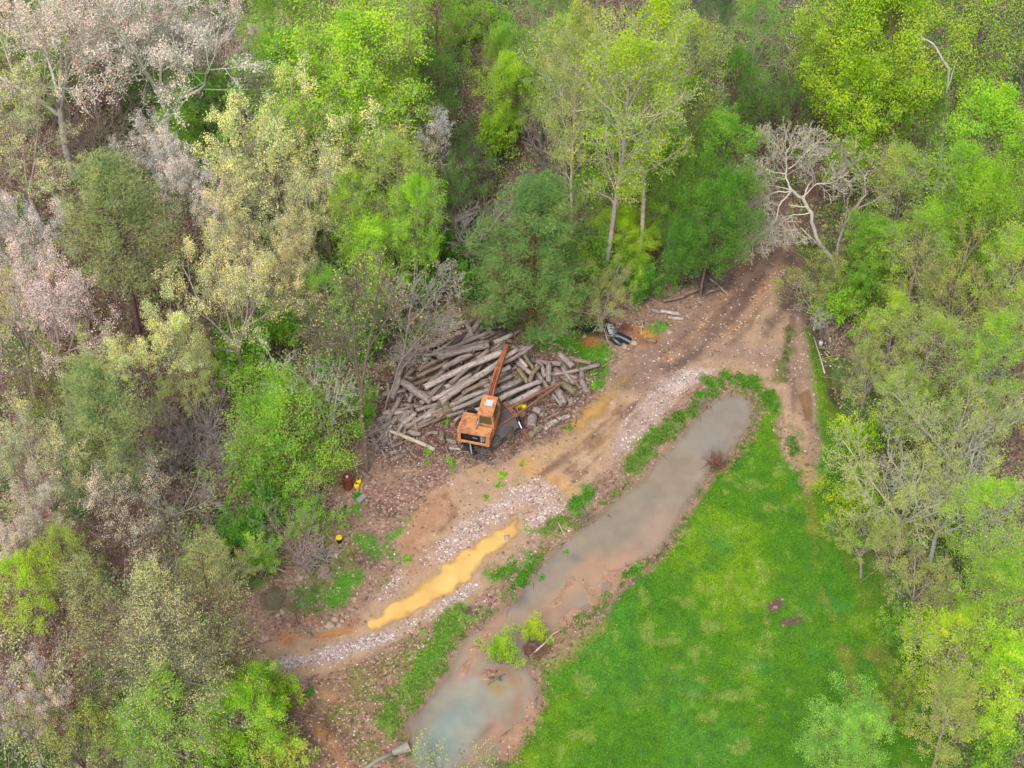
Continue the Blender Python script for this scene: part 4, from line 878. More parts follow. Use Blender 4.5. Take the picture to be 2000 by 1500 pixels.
stick([(534, 1108, .1), (560, 1118, .1)], .05, .04, 'pale stick above the small dark pool', tone='p')
stick([(775, 886, .1), (766, 872, .1), (760, 845, .9)], .03, .02, 'pale branch standing against the long bleached log', tone='w', side=2, seed=9)
stick([(1018, 862, .05), (1060, 868, .05), (1085, 885, .05)], .02, .01, 'thin root trailing from the stabilizer leg over the mud', tone='b', side=2, seed=19)
stick([(940, 890, .05), (1000, 868, .08)], .025, .015, 'thin dead branch below the loader wheels', tone='d', side=3, seed=29)
stick([(1000, 1005, .05), (1040, 1000, .05)], .015, .01, 'dark twig lying on the white gravel', tone='d')
stick([(735, 880, .05), (728, 897, .3), (690, 912, 1.0)], .035, .015, 'pale bent branch beside the leaning tree trunk', tone='p', side=4, seed=39)
def tangle(name, cx, cy, rad, n, L, lab, cat, tone, hgt=.6, seed=1, thick=.018):
    R = random.Random(seed); b = MB(); c0 = P(cx, cy, 0); c0.z = H(c0.x, c0.y)
    for _ in range(n):
        a = R.uniform(0, 6.28); q = R.random()**.5*rad; p = Vector((math.cos(a)*q, math.sin(a)*q*.8, R.uniform(0, hgt*.4))); d = Vector((R.uniform(-1, 1), R.uniform(-1, 1), R.uniform(0, .9))).normalized(); l = L*R.uniform(.4, 1.2)
        b.tube([p, p+d*l*.5+Vector((0, 0, .04)), p+d*l+Vector((R.uniform(-.12, .12), R.uniform(-.12, .12), -.05))], [thick, thick*.8, thick*.4], 4)
    o = b.build(name, M['wood'], None); o.location = c0; o.color = (*A(*TONE[tone]), 1); tag(o, lab, cat)
tangle('driftwood_heap', 1048, 1266, .75, 90, .5, 'reddish heap of driftwood roots at the pond edge', 'driftwood', 'r', .5, 1, .03)
tangle('dead_reed_clump', 1400, 905, .5, 110, .8, 'dead reddish reed clump standing in the pond by the lawn', 'reeds', 'r', .8, 2)
tangle('dead_reed_clump', 1378, 790, .35, 60, .5, 'small dead reed clump at the upper left corner of the pond', 'reeds', 'b', .5, 3)
tangle('brush_heap', 1385, 552, 1.3, 180, 1.2, 'dark heap of brush and roots at the edge of the road', 'brush heap', 'd', 1.0, 4, .03)
tangle('brush_heap', 965, 1320, .35, 40, .4, 'dark roots under the larger pond willow', 'roots', 'd', .4, 5)
tangle('brush_heap', 610, 1095, 1.1, 160, 1.0, 'grey bark and brush heap between the stumps', 'brush heap', 'g', .8, 6, .025)
tangle('brush_heap', 795, 700, 1.0, 120, 1.0, 'grey brush at the far left end of the wood pile', 'brush heap', 'g', .9, 7, .022)
tangle('brush_heap', 745, 850, 1.4, 170, 1.3, 'broken branches scattered around the foot of the leaning tree', 'branches', 'g', .6, 8, .02)
tangle('brush_heap', 1145, 1010, .6, 60, .7, 'dry stalks on the bank reaching into the pond', 'stalks', 'b', .5, 9, .012)
tangle('brush_heap', 912, 1195, .3, 30, .4, 'small dark twig clump at the pond shallows', 'twigs', 'd', .2, 10)
tangle('brush_heap', 905, 1465, .3, 30, .4, 'dark twig clump lying in the lower pond mud', 'twigs', 'd', .2, 11)
tangle('brush_heap', 937, 890, .55, 80, .5, 'dark greasy debris under the rear of the loader', 'debris', 'd', .4, 12, .03)
def stump(px, py, r, h, lab, tone='b'):
    q = gp(px, py); r_ = empty('tree_stump', q); tag(r_, lab, 'stump')
    b = MB(); b.tube([(0, 0, -.1), (0, 0, .1), (0, 0, h)], [r*1.5, r*1.1, r], 14, cap_mi=1); o = b.build('trunk', [M['log'], M['cut']], r_); o.color = (*A(*TONE[tone]), 1)
    b = MB()
    for j in range(5): a = j*1.3; b.tube([(math.cos(a)*r*.8, math.sin(a)*r*.8, .12), (math.cos(a)*r*1.55, math.sin(a)*r*1.55, -.04)], [r*.4, r*.2], 6)
    o = b.build('root', M['log'], r_); o.color = (*A(*TONE[tone]), 1)
stump(651, 1078, .3, .3, 'grey weathered stump just below the yellow-lidded bucket', 'p'); stump(634, 1120, .3, .35, 'pale split stump on the grass by the small dark pool', 'g')
stump(668, 998, .16, .5, 'thin dead stump with a white tip below the drum', 'd')
# ------------------------------------------------------------------ trees
class Tree:
    """grows one tree: wood segments as tubes and places for the leaves"""
    def __init__(s, seed): s.R = rs(seed); s.paths = []; s.tips = []
    def branch(s, p, d, L, r0, r1, nseg, wander, trop, lev):
        R = s.R; pts = [p.copy()]; step = L/nseg
        for i in range(nseg):
            d = d + R.randn(3)*wander; d[2] += trop; d = d/np.linalg.norm(d); p = p + d*step; pts.append(p.copy())
        pts = np.array(pts); s.paths.append((pts, np.linspace(r0, r1, nseg+1), lev)); return pts, d
def side_dir(R, ax, ang, az=None):
    a = np.array([1., 0, 0]) if abs(ax[0]) < 0.8 else np.array([0, 1., 0]); u = np.cross(ax, a); u /= np.linalg.norm(u); v = np.cross(ax, u)
    if az is None: az = R.uniform(0, 2*np.pi)
    return ax*math.cos(ang) + (u*math.cos(az)+v*math.sin(az))*math.sin(ang)
def lerp_path(pts, t):
    f = t*(len(pts)-1); i = min(int(f), len(pts)-2); q = pts[i]+(pts[i+1]-pts[i])*(f-i); d = pts[i+1]-pts[i]; return q, d/np.linalg.norm(d)
def sub(T, pts, L, r, n, t0, ang, ratio, wander, trop, lev, maxlev, nsub, shape=None, keep=1.0):
    R = T.R
    for j in range(n):
        t = t0+(1-t0)*(j+R.rand())/n; q, d = lerp_path(pts, t)
        if R.rand() > keep: continue
        sd = side_dir(R, d, ang*R.uniform(.75, 1.25), j*2.4+R.uniform(-.5, .5))
        l = L*ratio*(shape(t) if shape else (1.1-.6*t))*R.uniform(.75, 1.2); rr = max(r*.5*(1-.5*t), .015)
        bp_, _ = T.branch(q, sd, l, rr, max(rr*.4, .010), 3 if lev >= 2 else 4, wander, trop, lev)
        if lev < maxlev: sub(T, bp_, l, rr, nsub[0], .25, ang, ratio*.95 if lev > 1 else .55, wander, trop, lev+1, maxlev, nsub[1:] or nsub, None)
        if lev >= maxlev-0: T.tips.append((bp_, l))
        if lev < maxlev: T.tips.append((bp_[-2:], l*.3))
def tubes(paths, kmap=(6, 5, 4, 3, 3)):
    Vs = []; Fs = []; off = 0
    for pts, rad, lev in paths:
        k = kmap[min(lev, 4)]; n = len(pts); d = np.gradient(pts, axis=0); d /= np.linalg.norm(d, axis=1)[:, None]+1e-9
        a = np.array([0, 0, 1.]) if abs(d[0][2]) < .9 else np.array([1., 0, 0]); u = np.cross(d, a); u /= np.linalg.norm(u, axis=1)[:, None]+1e-9; v = np.cross(d, u)
        an = np.arange(k)*2*np.pi/k; ring = pts[:, None, :]+(u[:, None, :]*np.cos(an)[None, :, None]+v[:, None, :]*np.sin(an)[None, :, None])*rad[:, None, None]
        Vs.append(ring.reshape(-1, 3)); i, j = np.meshgrid(np.arange(n-1), np.arange(k), indexing='ij'); A_ = (i*k+j).ravel(); B_ = (i*k+(j+1) % k).ravel()
        Fs.append(np.stack([A_, B_, B_+k, A_+k], 1)+off); off += n*k
    return np.concatenate(Vs), np.concatenate(Fs)
def leaf_quads(R, cen, size, up=0.5, asp=0.6, hang=0):
    n = len(cen); nrm = R.randn(n, 3); nrm[:, 2] = np.abs(nrm[:, 2])+up*2; nrm /= np.linalg.norm(nrm, axis=1)[:, None]
    t = R.randn(n, 3); t[:, 2] -= hang; t -= nrm*(t*nrm).sum(1)[:, None]; t /= np.linalg.norm(t, axis=1)[:, None]+1e-9; b = np.cross(nrm, t)
    sz = (size*R.uniform(.6, 1.35, n))[:, None]
    V_ = np.stack([cen-t*sz*.5, cen+b*sz*asp*.5, cen+t*sz*.5, cen-b*sz*asp*.5], 1).reshape(-1, 3)
    return V_, np.arange(n*4).reshape(n, 4)
def leaves_on(T, n, spread, miss=0.0, along=0.0):
    R = T.R; tips = T.tips; w_ = R.rand(len(tips))**1.2+.12; w_[R.rand(len(tips)) < miss] = 0; w_ /= w_.sum()
    ch = R.choice(len(tips), n, p=w_); out = np.empty((n, 3)); tt = R.uniform(along, 1.0, n)
    for i, c in enumerate(ch):
        pts = tips[c][0]; f = tt[i]*(len(pts)-1); a = min(int(f), len(pts)-2); out[i] = pts[a]+(pts[a+1]-pts[a])*(f-a)
    return out + R.randn(n, 3)*spread
PROTO = {}
def finish(key, T, cen, size, up, asp, H0, R0, hang=0):
    V_, F_ = tubes(T.paths); tw = np_mesh('trunk', V_, F_, True); tw.materials.append(M['wood']); cr = None
    if cen is not None and len(cen):
        V2, F2 = leaf_quads(T.R, cen, size, up, asp, hang)
        # light and dark clumps: neighbours share a tone
        tone = .34*T.R.rand(len(cen))+.66*vnoise(cen[:, 0]*1.6+cen[:, 2]*1.1, cen[:, 1]*1.6-cen[:, 2]*.9, 3)
        cr = np_mesh('crown', V2, F2, False, attrs={'rnd': np.repeat(tone, 4)}); cr.materials.append(M['leaf'])
    PROTO[key] = (tw, cr, H0, R0)
def ell(t0, k=1.0): return lambda t: max(.18, math.sin(math.pi*min(1, (t-t0)/(1-t0)*.78+.20)))*k
def p_broad(key, seed, H0=13., R0=4., n=30000, size=.115, spread=.20, miss=.12, up=.6, nl=24, nb=(8, 5), t0=.28, ang=1.0, trop=.06, tr=.17):
    T = Tree(seed); pts, _ = T.branch(np.zeros(3), np.array([0, 0, 1.]), H0*.93, tr, .02, 9, .05, .03, 0)
    sub(T, pts, R0, tr*.7, nl, t0, ang, 1.0, .14, trop, 1, 3, nb, ell(t0, 1.05)); finish(key, T, leaves_on(T, n, spread, miss) if n else None, size, up, .62, H0, R0)
def p_limbs(key, seed, H0=13., R0=4.5, n=6000, size=.11, spread=.10, miss=.2, nlimb=5, fork=.38, spreadang=.62, wander=.16, trop=.05, nb=(8, 6), tr=.20, up=.2, L1=.62, fine=True, curve=0.0):
    T = Tree(seed); R = T.R; pts, d = T.branch(np.zeros(3), np.array([curve, 0, 1.]), H0*fork, tr, tr*.72, 5, .06+curve*.3, .0, 0)
    for j in range(nlimb):
        sd = side_dir(R, np.array([0, 0, 1.]), spreadang*R.uniform(.35, 1.2), j*6.283/nlimb+R.uniform(-.4, .4)); l = H0*L1*R.uniform(.8, 1.1)
        q, _ = lerp_path(pts, R.uniform(.72, 1.0)); lp, _ = T.branch(q, sd, l, tr*.5, .025, 7, wander*.6, trop, 1)
        sub(T, lp, l, tr*.4, 9, .22, .75, .5, wander, trop, 2, 3 if not fine else 4, nb, None)
    finish(key, T, leaves_on(T, n, spread, miss) if n else None, size, up, .7, H0, R0)
def p_conifer(key, seed, H0=16., R0=4., n=24000, size=.34, asp=.14, whorl=26, t0=.18, ang=1.35, droop=-.02, spread=.10, per=5, nb=(9,), miss=.05, cone=.8, tr=.2, hang=0, up=.0):
    T = Tree(seed); R = T.R; pts, _ = T.branch(np.zeros(3), np.array([0, 0, 1.]), H0*.97, tr, .02, 10, .02, .03, 0)
    for wv in range(whorl):
        t = t0+(1-t0)*(wv+.5*R.rand())/whorl; q, d = lerp_path(pts, t); rel = (t-t0)/(1-t0); prof = (1-rel)**cone*min(1, .55+rel*3.2)
        for j in range(per):
            if R.rand() < .12: continue
            sd = side_dir(R, d, (ang-.65*rel)*R.uniform(.85, 1.12), wv*1.3+j*6.283/per+R.uniform(-.3, .3)); l = max(R0*prof*R.uniform(.7, 1.15), .3)
            bp_, _ = T.branch(q, sd, l, .05*(1-rel)+.015, .01, 4, .07, droop+.05, 1)
            sub(T, bp_, l, .03, nb[0], .2, .8, .38, .08, .02, 2, 2, (4,), None)
    finish(key, T, leaves_on(T, n, spread, miss), size, up, asp, H0, R0, hang)
def p_shrub(key, seed, H0=3.6, R0=2., n=7000, size=.13, spread=.14, stems=11, up=.5, leaf=True, nb=(6, 5), wander=.12, ang=.75, asp=.62):
    T = Tree(seed); R = T.R
    for j in range(stems):
        sd = side_dir(R, np.array([0, 0, 1.]), ang*R.uniform(.1, 1.1), j*2.4); l = H0*R.uniform(.75, 1.05)
        lp, _ = T.branch(R.randn(3)*np.array([.15, .15, 0]), sd, l, .035, .012, 5, wander*.5, .04, 1)
        sub(T, lp, l, .03, 8, .2, .7, .42, wander, .05, 2, 3, nb, None)
    finish(key, T, leaves_on(T, n, spread, .08) if leaf else None, size, up, asp, H0, R0)
p_broad('maple0', 1, R0=4.8, n=46000, size=.11, nl=28, nb=(9, 5)); p_broad('maple1', 2, R0=4.8, n=46000, size=.11, nl=28, nb=(9, 5), spread=.24, ang=1.15); p_broad('maple2', 3, n=26000, size=.125, miss=.25, ang=.9)
p_broad('low0', 25, H0=8.5, R0=4.2, n=36000, size=.105, spread=.26, miss=.1, t0=.10, ang=1.15, nl=26)
p_broad('airy0', 4, H0=15, n=16000, size=.105, spread=.24, miss=.3, nl=26); p_broad('airy1', 5, H0=15, R0=4.2, n=15000, size=.105, miss=.3, ang=.85); p_broad('airy2', 6, H0=14, n=13000, size=.10, miss=.35, ang=1.1, nl=20)
p_broad('poplar0', 7, H0=23, R0=4.2, n=18000, size=.105, spread=.26, miss=.3, nl=34, nb=(8, 5), t0=.34, ang=.78, trop=.16, tr=.2); p_broad('poplar1', 8, H0=23, R0=3.8, n=15000, size=.105, miss=.35, nl=32, t0=.36, ang=.75, trop=.16, tr=.17)
p_limbs('bud0', 9, n=20000, size=.075, spread=.13); p_limbs('bud1', 10, n=18000, size=.075, spread=.13, H0=14, nlimb=6, spreadang=.7); p_limbs('bud2', 11, n=26000, size=.085, spread=.14, nlimb=4, spreadang=.8, wander=.2)
p_limbs('bare0', 12, n=0, nlimb=6, spreadang=.9, wander=.2, nb=(7, 5)); p_limbs('bare1', 13, n=700, size=.12, nlimb=5, H0=18, R0=4.5, spreadang=.45, wander=.08, trop=.03, fork=.35, nb=(6, 4), tr=.15)
p_limbs('gnarl', 14, H0=12, R0=5.2, n=600, size=.12, nlimb=6, spreadang=1.35, wander=.26, trop=.02, fork=.5, nb=(7, 4), tr=.24, L1=.5, curve=.25)
p_limbs('sparse0', 15, n=14000, size=.095, nlimb=6, spreadang=.95, wander=.16, H0=11, R0=5, spread=.16, miss=.1); p_limbs('sparse1', 16, n=12000, size=.095, nlimb=5, spreadang=.8, H0=13, spread=.16)
p_conifer('pine0', 17, H0=15, n=52000, size=.24, asp=.13, cone=.45, R0=4.8, spread=.20, t0=.10, up=.5, per=5, whorl=21, ang=1.15, miss=.38); p_conifer('pine1', 18, n=30000, H0=15, R0=5.0, cone=.42, t0=.32, ang=1.25, whorl=20, size=.26, asp=.13, spread=.26, up=.3, per=6)
p_conifer('larch0', 19, H0=19, R0=4.6, n=16000, size=.12, asp=.3, whorl=30, t0=.2, ang=1.5, spread=.12, per=5, cone=.5, tr=.2, miss=.1); p_conifer('larch1', 20, H0=18, R0=3.9, n=12000, size=.12, asp=.3, whorl=26, t0=.25, ang=1.4, spread=.12, cone=.45, tr=.18, miss=.2)
p_shrub('shrub0', 21); p_shrub('shrub1', 22, n=8500, size=.12, ang=1.0); p_shrub('willow', 23, H0=2.6, R0=1.4, n=9000, size=.13, asp=.25, stems=16, ang=.7, spread=.12)
p_shrub('sapling', 28, n=330, size=.12, stems=6, R0=2.0, H0=2.8, ang=1.0, nb=(3, 2))
p_shrub('thicket', 24, leaf=False, stems=18, ang=.95, wander=.2, nb=(6, 5))
def snag_mesh():
    T = Tree(31); pts, d = T.branch(np.zeros(3), np.array([0, 0, 1.]), 9., .13, .07, 8, .05, .02, 0)
    a, _ = T.branch(pts[-1], np.array([-.7, 0, .75]), 2.0, .08, .05, 5, .12, 0, 1); T.branch(a[-1], np.array([-.9, 0, .45]), 1.6, .045, .015, 4, .1, 0, 1); T.branch(pts[-2], np.array([.12, 0, 1]), 1.8, .06, .015, 4, .08, 0, 1)
    for t in (.4, .6, .8): q, dd_ = lerp_path(pts, t); T.branch(q, side_dir(T.R, dd_, 1.1), .6, .03, .01, 3, .1, 0, 2)
    finish('snag', T, None, 0, 0, 0, 11., 1.5)
snag_mesh()
# leaf colours (base, lightened against crown self-shading, as linear values of an sRGB triple)
def LC(r, g, b, f=1.0): c = lin((r, g, b)); return (c[0]*f, c[1]*f, c[2]*f, 1)
PAL = {'bright': LC(164, 208, 66), 'yellow': LC(180, 214, 62), 'mid': LC(142, 190, 72), 'deep': LC(106, 164, 58), 'blue': LC(158, 212, 96), 'cream': LC(240, 242, 166), 'pgreen': LC(214, 224, 160),
       'white': LC(250, 246, 240), 'pink': LC(238, 220, 210), 'buff': LC(236, 226, 204), 'pine': LC(130, 160, 100), 'pinegrey': LC(168, 186, 122), 'bluepine': LC(134, 166, 96), 'larch': LC(214, 212, 150), 'larchg': LC(192, 200, 132), 'olive': LC(178, 196, 96), 'dark': LC(98, 140, 70)}
WOOD = {'grey': A(182, 170, 162), 'pale': A(210, 200, 186), 'brown': A(138, 120, 110), 'dark': A(104, 90, 84), 'white': A(222, 216, 206), 'pink': A(184, 164, 160), 'red': A(146, 110, 90)}
# crown centre in the photograph, crown radius (px), height (m): proto cx cy r h leafcolour wood | label
TREES = '''bud0 85 100 170 17 buff pale|big pale budding tree with two thick limbs in the top left corner
bud1 285 110 175 17 pink pale|largest grey-pink budding tree, top left, with a straight pale trunk
bud2 400 110 110 14 pink grey|pinkish budding tree between the big grey one and the green grove
bud1 200 40 90 13 buff pink|small buff budding crown touching the top edge at the left
maple2 395 215 85 9 mid brown|green understory tree beneath the largest budding tree
shrub1 345 270 50 5 bright brown|bright green bush at the trunk foot of the largest budding tree
airy0 20 150 75 9 yellow brown|yellow-green crown on the left edge below the pale budding tree
maple2 100 150 60 7 mid brown|low green tree behind the pale budding trunk
bud0 40 290 115 12 pgreen grey|pale green flowering tree on the left edge, upper
thicket 175 255 90 5 dark pink|mauve-grey leafless thicket left of the trunk of the largest budding tree
bare0 470 220 70 8 olive grey|small leafless tree squeezed between budding tree and green grove
maple0 555 60 105 15 bright grey|bright green crown touching the top edge, left one of the grove
maple1 645 170 150 17 bright grey|largest bright green tree of the upper left grove
airy0 740 90 105 16 yellow grey|yellow-green airy crown right of the largest green tree
maple2 560 190 100 14 mid grey|mid green crown left of the largest green tree in the upper grove
airy1 700 290 105 14 bright grey|airy green crown below the largest green tree
airy2 620 300 90 13 mid grey|thin mid green crown directly behind the cream tree
airy0 770 230 75 12 olive grey|olive airy crown on the right side of the upper grove
airy2 850 60 85 10 mid brown|mid green crown near the top edge left of the brown clearing strip
airy0 830 180 75 9 deep brown|deep green tree left of the brown leaf strip in the upper middle
shrub1 900 30 60 4 mid brown|low green shrub at the top edge by the brown brush
shrub0 985 60 40 3 mid brown|small green shrub beside the brown brush at the top
bud2 535 310 135 16 cream grey|tall cream-yellow leafing tree left of centre
bud1 620 400 105 13 cream grey|lower cream crown leaning right from the tall cream tree
bud0 470 440 95 12 cream grey|cream crown at the lower left of the tall cream tree
bud1 300 320 65 10 white grey|small white-pink blossom tree above the left pine
bud2 385 375 85 11 white grey|whitish blossom tree between the left pine and the cream tree
pine1 225 440 140 15 pinegrey brown|broad grey-green pine on the left, upper of the two
bud0 40 490 85 12 white grey|white blossoming tree on the left edge
bud0 95 640 130 14 pink grey|pink and cream blossom tree with spreading limbs on the left
bud1 20 620 80 12 cream grey|cream blossom crown cut by the left edge
bud2 300 700 95 11 cream grey|sparse cream flowering tree below the upper left pine
bud0 455 600 115 12 cream grey|open cream-flecked tree with long bare limbs, left of the leaning tree
bud1 560 530 85 11 cream grey|cream-flecked crown directly under the tall cream tree
pine1 215 850 120 13 pinegrey brown|grey-green pine on the left, lower of the two
sparse1 100 760 70 9 olive brown|small olive tree between the pink blossom and the lower pine
bud0 75 920 110 12 pgreen grey|pale cream-green blossom tree at the left edge, middle height
bud2 60 1040 80 10 buff grey|buff twiggy crown below the pale blossom tree on the left edge
bare0 330 960 75 8 olive pink|leafless brown tree left of the round green tree
thicket 390 830 75 4.5 dark pink|mauve thicket left of the round green tree, upper
thicket 430 880 70 4 dark pink|mauve thicket touching the round green tree
thicket 330 880 60 4 dark pink|mauve thicket between the lower pine and the bigger thickets
sparse1 380 740 70 9 olive grey|olive half-leafed tree above the mauve thickets
low0 560 842 122 8.5 mid brown|round bright green tree left of the drum
shrub1 480 700 65 4.5 mid brown|green bush above the round bright green tree
shrub0 540 640 55 4.5 mid brown|green bush left of the small grey pool
bare1 640 760 80 11 olive pale|thin bare tree between the round green tree and the leaning trunk
airy1 690 420 75 12 bright grey|bright green crown right of the lower cream crown
maple0 805 445 72 11 bright grey|bright green crown right end of the middle grove
maple2 730 520 75 10 bright grey|green crown behind the top of the tall half-bare tree
airy0 770 370 85 13 olive grey|airy olive crown above the middle grove
airy2 640 600 75 9 mid grey|mid green airy tree below the cream crowns
shrub1 690 640 70 4 deep brown|dark green bush behind the tall half-bare tree
bud0 825 320 70 10 white grey|white dogwood with scattered blooms in the middle grove
sparse1 880 380 80 9 deep brown|dark green twiggy tree right of the white dogwood
sparse0 880 290 80 9 dark brown|dark sparse tree in the shaded gully, upper middle
bare0 910 440 85 7 dark grey|dark branching shrub left of the big central pine
shrub1 870 480 70 4 deep brown|dark green shrub left of the central pine
shrub0 830 560 55 3.5 deep brown|low green shrub behind the top of the wood pile
maple0 990 180 70 9 bright brown|bright emerald-leafed young tree in the upper middle
maple1 1010 120 55 8 mid brown|mid green tree above the emerald young tree
shrub0 970 260 55 4 bright brown|bright bush below the emerald young tree
airy1 1060 80 90 15 mid grey|pale green airy tree left of the poplars
airy0 1110 170 95 15 olive grey|olive airy tree touching the left poplar
thicket 1080 270 70 6 dark pink|leafless mauve thicket left of the poplar trunks
poplar0 1196 205 118 24 yellow pale|left tall poplar with a straight pale trunk, upper middle
poplar1 1268 200 112 24 yellow pale|right tall poplar with a straight pale trunk, upper middle
poplar1 1125 200 85 22 olive pale|slender third poplar left of the two tall ones
poplar0 1325 260 70 16 mid pale|slim young poplar right of the two tall ones
shrub1 600 1010 48 3 mid brown|green bush below the round green tree
shrub0 520 1000 55 3.5 deep brown|dark green bush below the left side of the round tree
shrub0 505 1090 48 3 mid grey|loose green bush above the small dark pool
shrub1 700 800 36 2.6 mid brown|small green bush at the foot of the tall leaning tree
airy0 1340 150 80 15 olive grey|airy green crown right of the tall poplars
airy1 1300 50 70 16 yellow grey|yellow-green crown at the top edge above the right poplar
pine0 1040 475 165 12 bluepine red|big blue-green pine standing behind the wood pile
airy2 1150 385 60 7 mid grey|mid green tree behind the right side of the central pine
maple0 1225 455 72 6 yellow brown|yellow-green leafy shrub tree at the foot of the poplars
shrub1 1150 510 60 4.5 mid brown|green shrub at the right edge of the central pine
sparse0 1180 575 75 5 olive grey|olive small tree leaning over the culvert
shrub0 1245 540 45 3.5 mid brown|green bush right of the tree over the culvert
shrub1 1262 552 42 3 deep brown|deep green bush left of the brush heap
maple1 1385 425 85 11 deep brown|dense dark green tree left of the road
maple0 1325 360 70 11 mid brown|mid green tree behind the dense dark one
maple2 1400 320 75 11 mid brown|green crown above the dense dark tree by the road
maple1 1340 470 55 7 deep brown|low deep green tree just above the brush heap
airy2 1430 190 80 11 deep brown|dark sparse green tree beside the woodland creek
airy2 1480 90 85 13 mid grey|sparse green tree at the top right of the creek
airy1 1385 60 60 11 dark grey|dark tree at the top edge above the creek
airy0 1345 240 60 10 mid brown|green airy tree left of the woodland creek
sparse0 1530 210 70 9 deep brown|dark sparse tree where the road disappears
sparse1 1605 540 70 6 olive brown|low half-leafed tree at the right roadside
bare0 1600 585 50 4 olive pale|bare overhanging bough at the road edge above the ditch
maple0 1745 120 150 18 yellow brown|huge yellow-green crown, upper right
maple1 1640 70 105 16 yellow brown|yellow-green crown left of the huge one
maple2 1680 230 105 13 yellow brown|yellow-green crown below the huge one
airy0 1900 60 115 16 yellow brown|yellow-green airy crown in the top right corner
snag 1862 230 40 15 dark white|white dead forked snag standing in the upper right
airy1 1790 260 80 12 mid brown|mid green crown left of the white snag
maple2 1925 300 110 14 bright brown|bright green crown right of and below the white snag
maple1 1940 420 95 13 bright brown|bright green crown on the right edge, upper
airy0 1850 380 85 13 bright grey|airy green crown below the white snag
airy1 1760 370 80 11 olive grey|olive airy crown right of the gnarled trees
maple2 1700 500 75 8 mid brown|mid green crown right of the roadside tree
airy0 1790 500 85 11 bright grey|airy bright crown on the right, above the yellow one
sparse0 1870 560 95 11 olive grey|olive sparse crown near the right edge, upper
airy1 1960 560 85 13 yellow grey|yellow-green crown on the right edge above the middle
shrub1 1645 600 55 3.8 bright brown|dense emerald bush right of the ditch
shrub1 1680 560 50 4 mid brown|green bush above the emerald bush
airy2 1740 640 75 8 yellow grey|yellow-green tree right of the emerald bush
sparse0 1700 720 70 6 olive grey|olive half-leafed tree beside the end of the ditch
airy0 1810 680 85 9 olive grey|olive airy crown right of the lawn's upper end
airy1 1930 700 95 12 bright grey|bright airy crown on the right edge at middle height
sparse1 1760 800 80 7 yellow grey|yellow-green half-leafed tree by the upper lawn edge
shrub0 1670 860 50 3.5 yellow brown|small yellow-green bush on the upper lawn edge
sparse0 1880 830 120 10 olive pale|wide olive tree with many pale limbs, right of the lawn, upper
sparse0 1780 960 135 9 olive pale|largest pale-limbed spreading tree right of the lawn
bare0 1850 980 110 9 olive pale|leafless grey tree behind the spreading pale-limbed tree
shrub1 1668 965 50 3.5 yellow brown|bright bush bulging over the lawn below the upper one
sparse1 1700 1050 70 6 yellow grey|yellow-green small tree at the lawn edge, middle
airy0 1935 1040 95 11 bright grey|bright green crown on the right edge, lower middle
sparse0 1800 1130 95 7 olive grey|olive low tree below the largest spreading tree
airy1 1930 1170 110 12 bright grey|bright tree with pale limbs on the right edge, lower
shrub1 1770 1230 45 3 mid brown|green bush on the lawn edge, lower
airy0 1860 1290 105 10 yellow grey|yellow-green airy tree above the lower right corner
maple2 1960 1350 100 11 yellow grey|yellow-green crown in the lower right corner
airy1 1850 1420 95 9 olive grey|olive green crown left of the lower right corner
sparse1 1760 1370 60 5 yellow brown|yellow-green low tree right of the lawn tree
shrub0 1940 1470 70 5 mid brown|green bush at the bottom right corner
maple1 1635 1430 88 8 blue brown|pale blue-green tree standing on the lawn at the bottom
airy2 1690 1400 45 5 blue grey|thin blue-green limb-crown beside the lawn tree
larch0 335 1260 155 19 larch brown|tall feathery olive larch with visible trunk, lower left
larch1 425 1215 110 17 larchg brown|second feathery larch right of the tallest one
larch1 190 1220 100 16 larchg brown|feathery larch with a dark trunk left of the tallest one
airy2 55 1150 90 8 yellow brown|yellow-green sparse tree on the left edge, lower
airy2 130 1090 75 8 olive brown|olive sparse tree above the yellow-green one, lower left
sparse1 230 1000 85 9 buff brown|brownish half-leafed tree right of the long dark trunk, lower left
bud0 40 1390 80 10 pink grey|pinkish budding tree at the bottom left corner
sparse0 150 1440 105 9 olive brown|olive green tree at the bottom left
maple2 470 1400 85 8 bright brown|bright green tree beside the lower dirt track
airy0 350 1400 105 11 bright grey|bright airy tree at the bottom with a pale straight trunk
airy1 260 1440 85 9 mid grey|mid green tree between the bottom left trees
shrub1 530 1350 50 3.5 bright brown|bright bush left of the lower dirt track
shrub0 560 1470 60 4 olive brown|olive bush at the bottom by the dirt track
shrub1 430 1480 60 4 mid brown|green bush at the bottom edge below the bright tree
bare1 590 1040 60 9 olive pink|thin pale bare tree standing by the grey brush heap
bare1 575 1170 35 4 olive brown|vine-wrapped dead trunk beside the small dark pool
shrub1 470 1040 45 3 deep brown|dark green bush left of the small dark pool
sparse1 430 1110 70 6 olive grey|olive half-leafed tree left of the small dark pool
willow 980 1264 31 2.4 bright brown|larger round willow bush growing in the pond
willow 1042 1228 25 1.8 yellow brown|smaller yellow-green willow bush growing beside the driftwood
sapling 862 1478 62 2.6 yellow grey|sparse yellow-budded sapling in front of the pond at the bottom
sapling 962 1496 55 2.4 yellow grey|second sparse yellow-budded sapling at the bottom edge before the pond'''
def children_of(o): return [c for c in o.children]
NAMES = {'low': 'broadleaf_tree', 'maple': 'broadleaf_tree', 'airy': 'broadleaf_tree', 'poplar': 'poplar_tree', 'bud': 'budding_tree', 'bare': 'bare_tree', 'gnarl': 'bare_tree', 'sparse': 'budding_tree', 'pine': 'pine_tree', 'larch': 'larch_tree', 'shrub': 'shrub', 'willow': 'willow_bush', 'thicket': 'thicket', 'sapling': 'sapling', 'snag': 'dead_tree'}
CATS = {'shrub': 'shrub', 'willow': 'shrub', 'thicket': 'shrub', 'snag': 'dead tree'}
RT = random.Random(5)
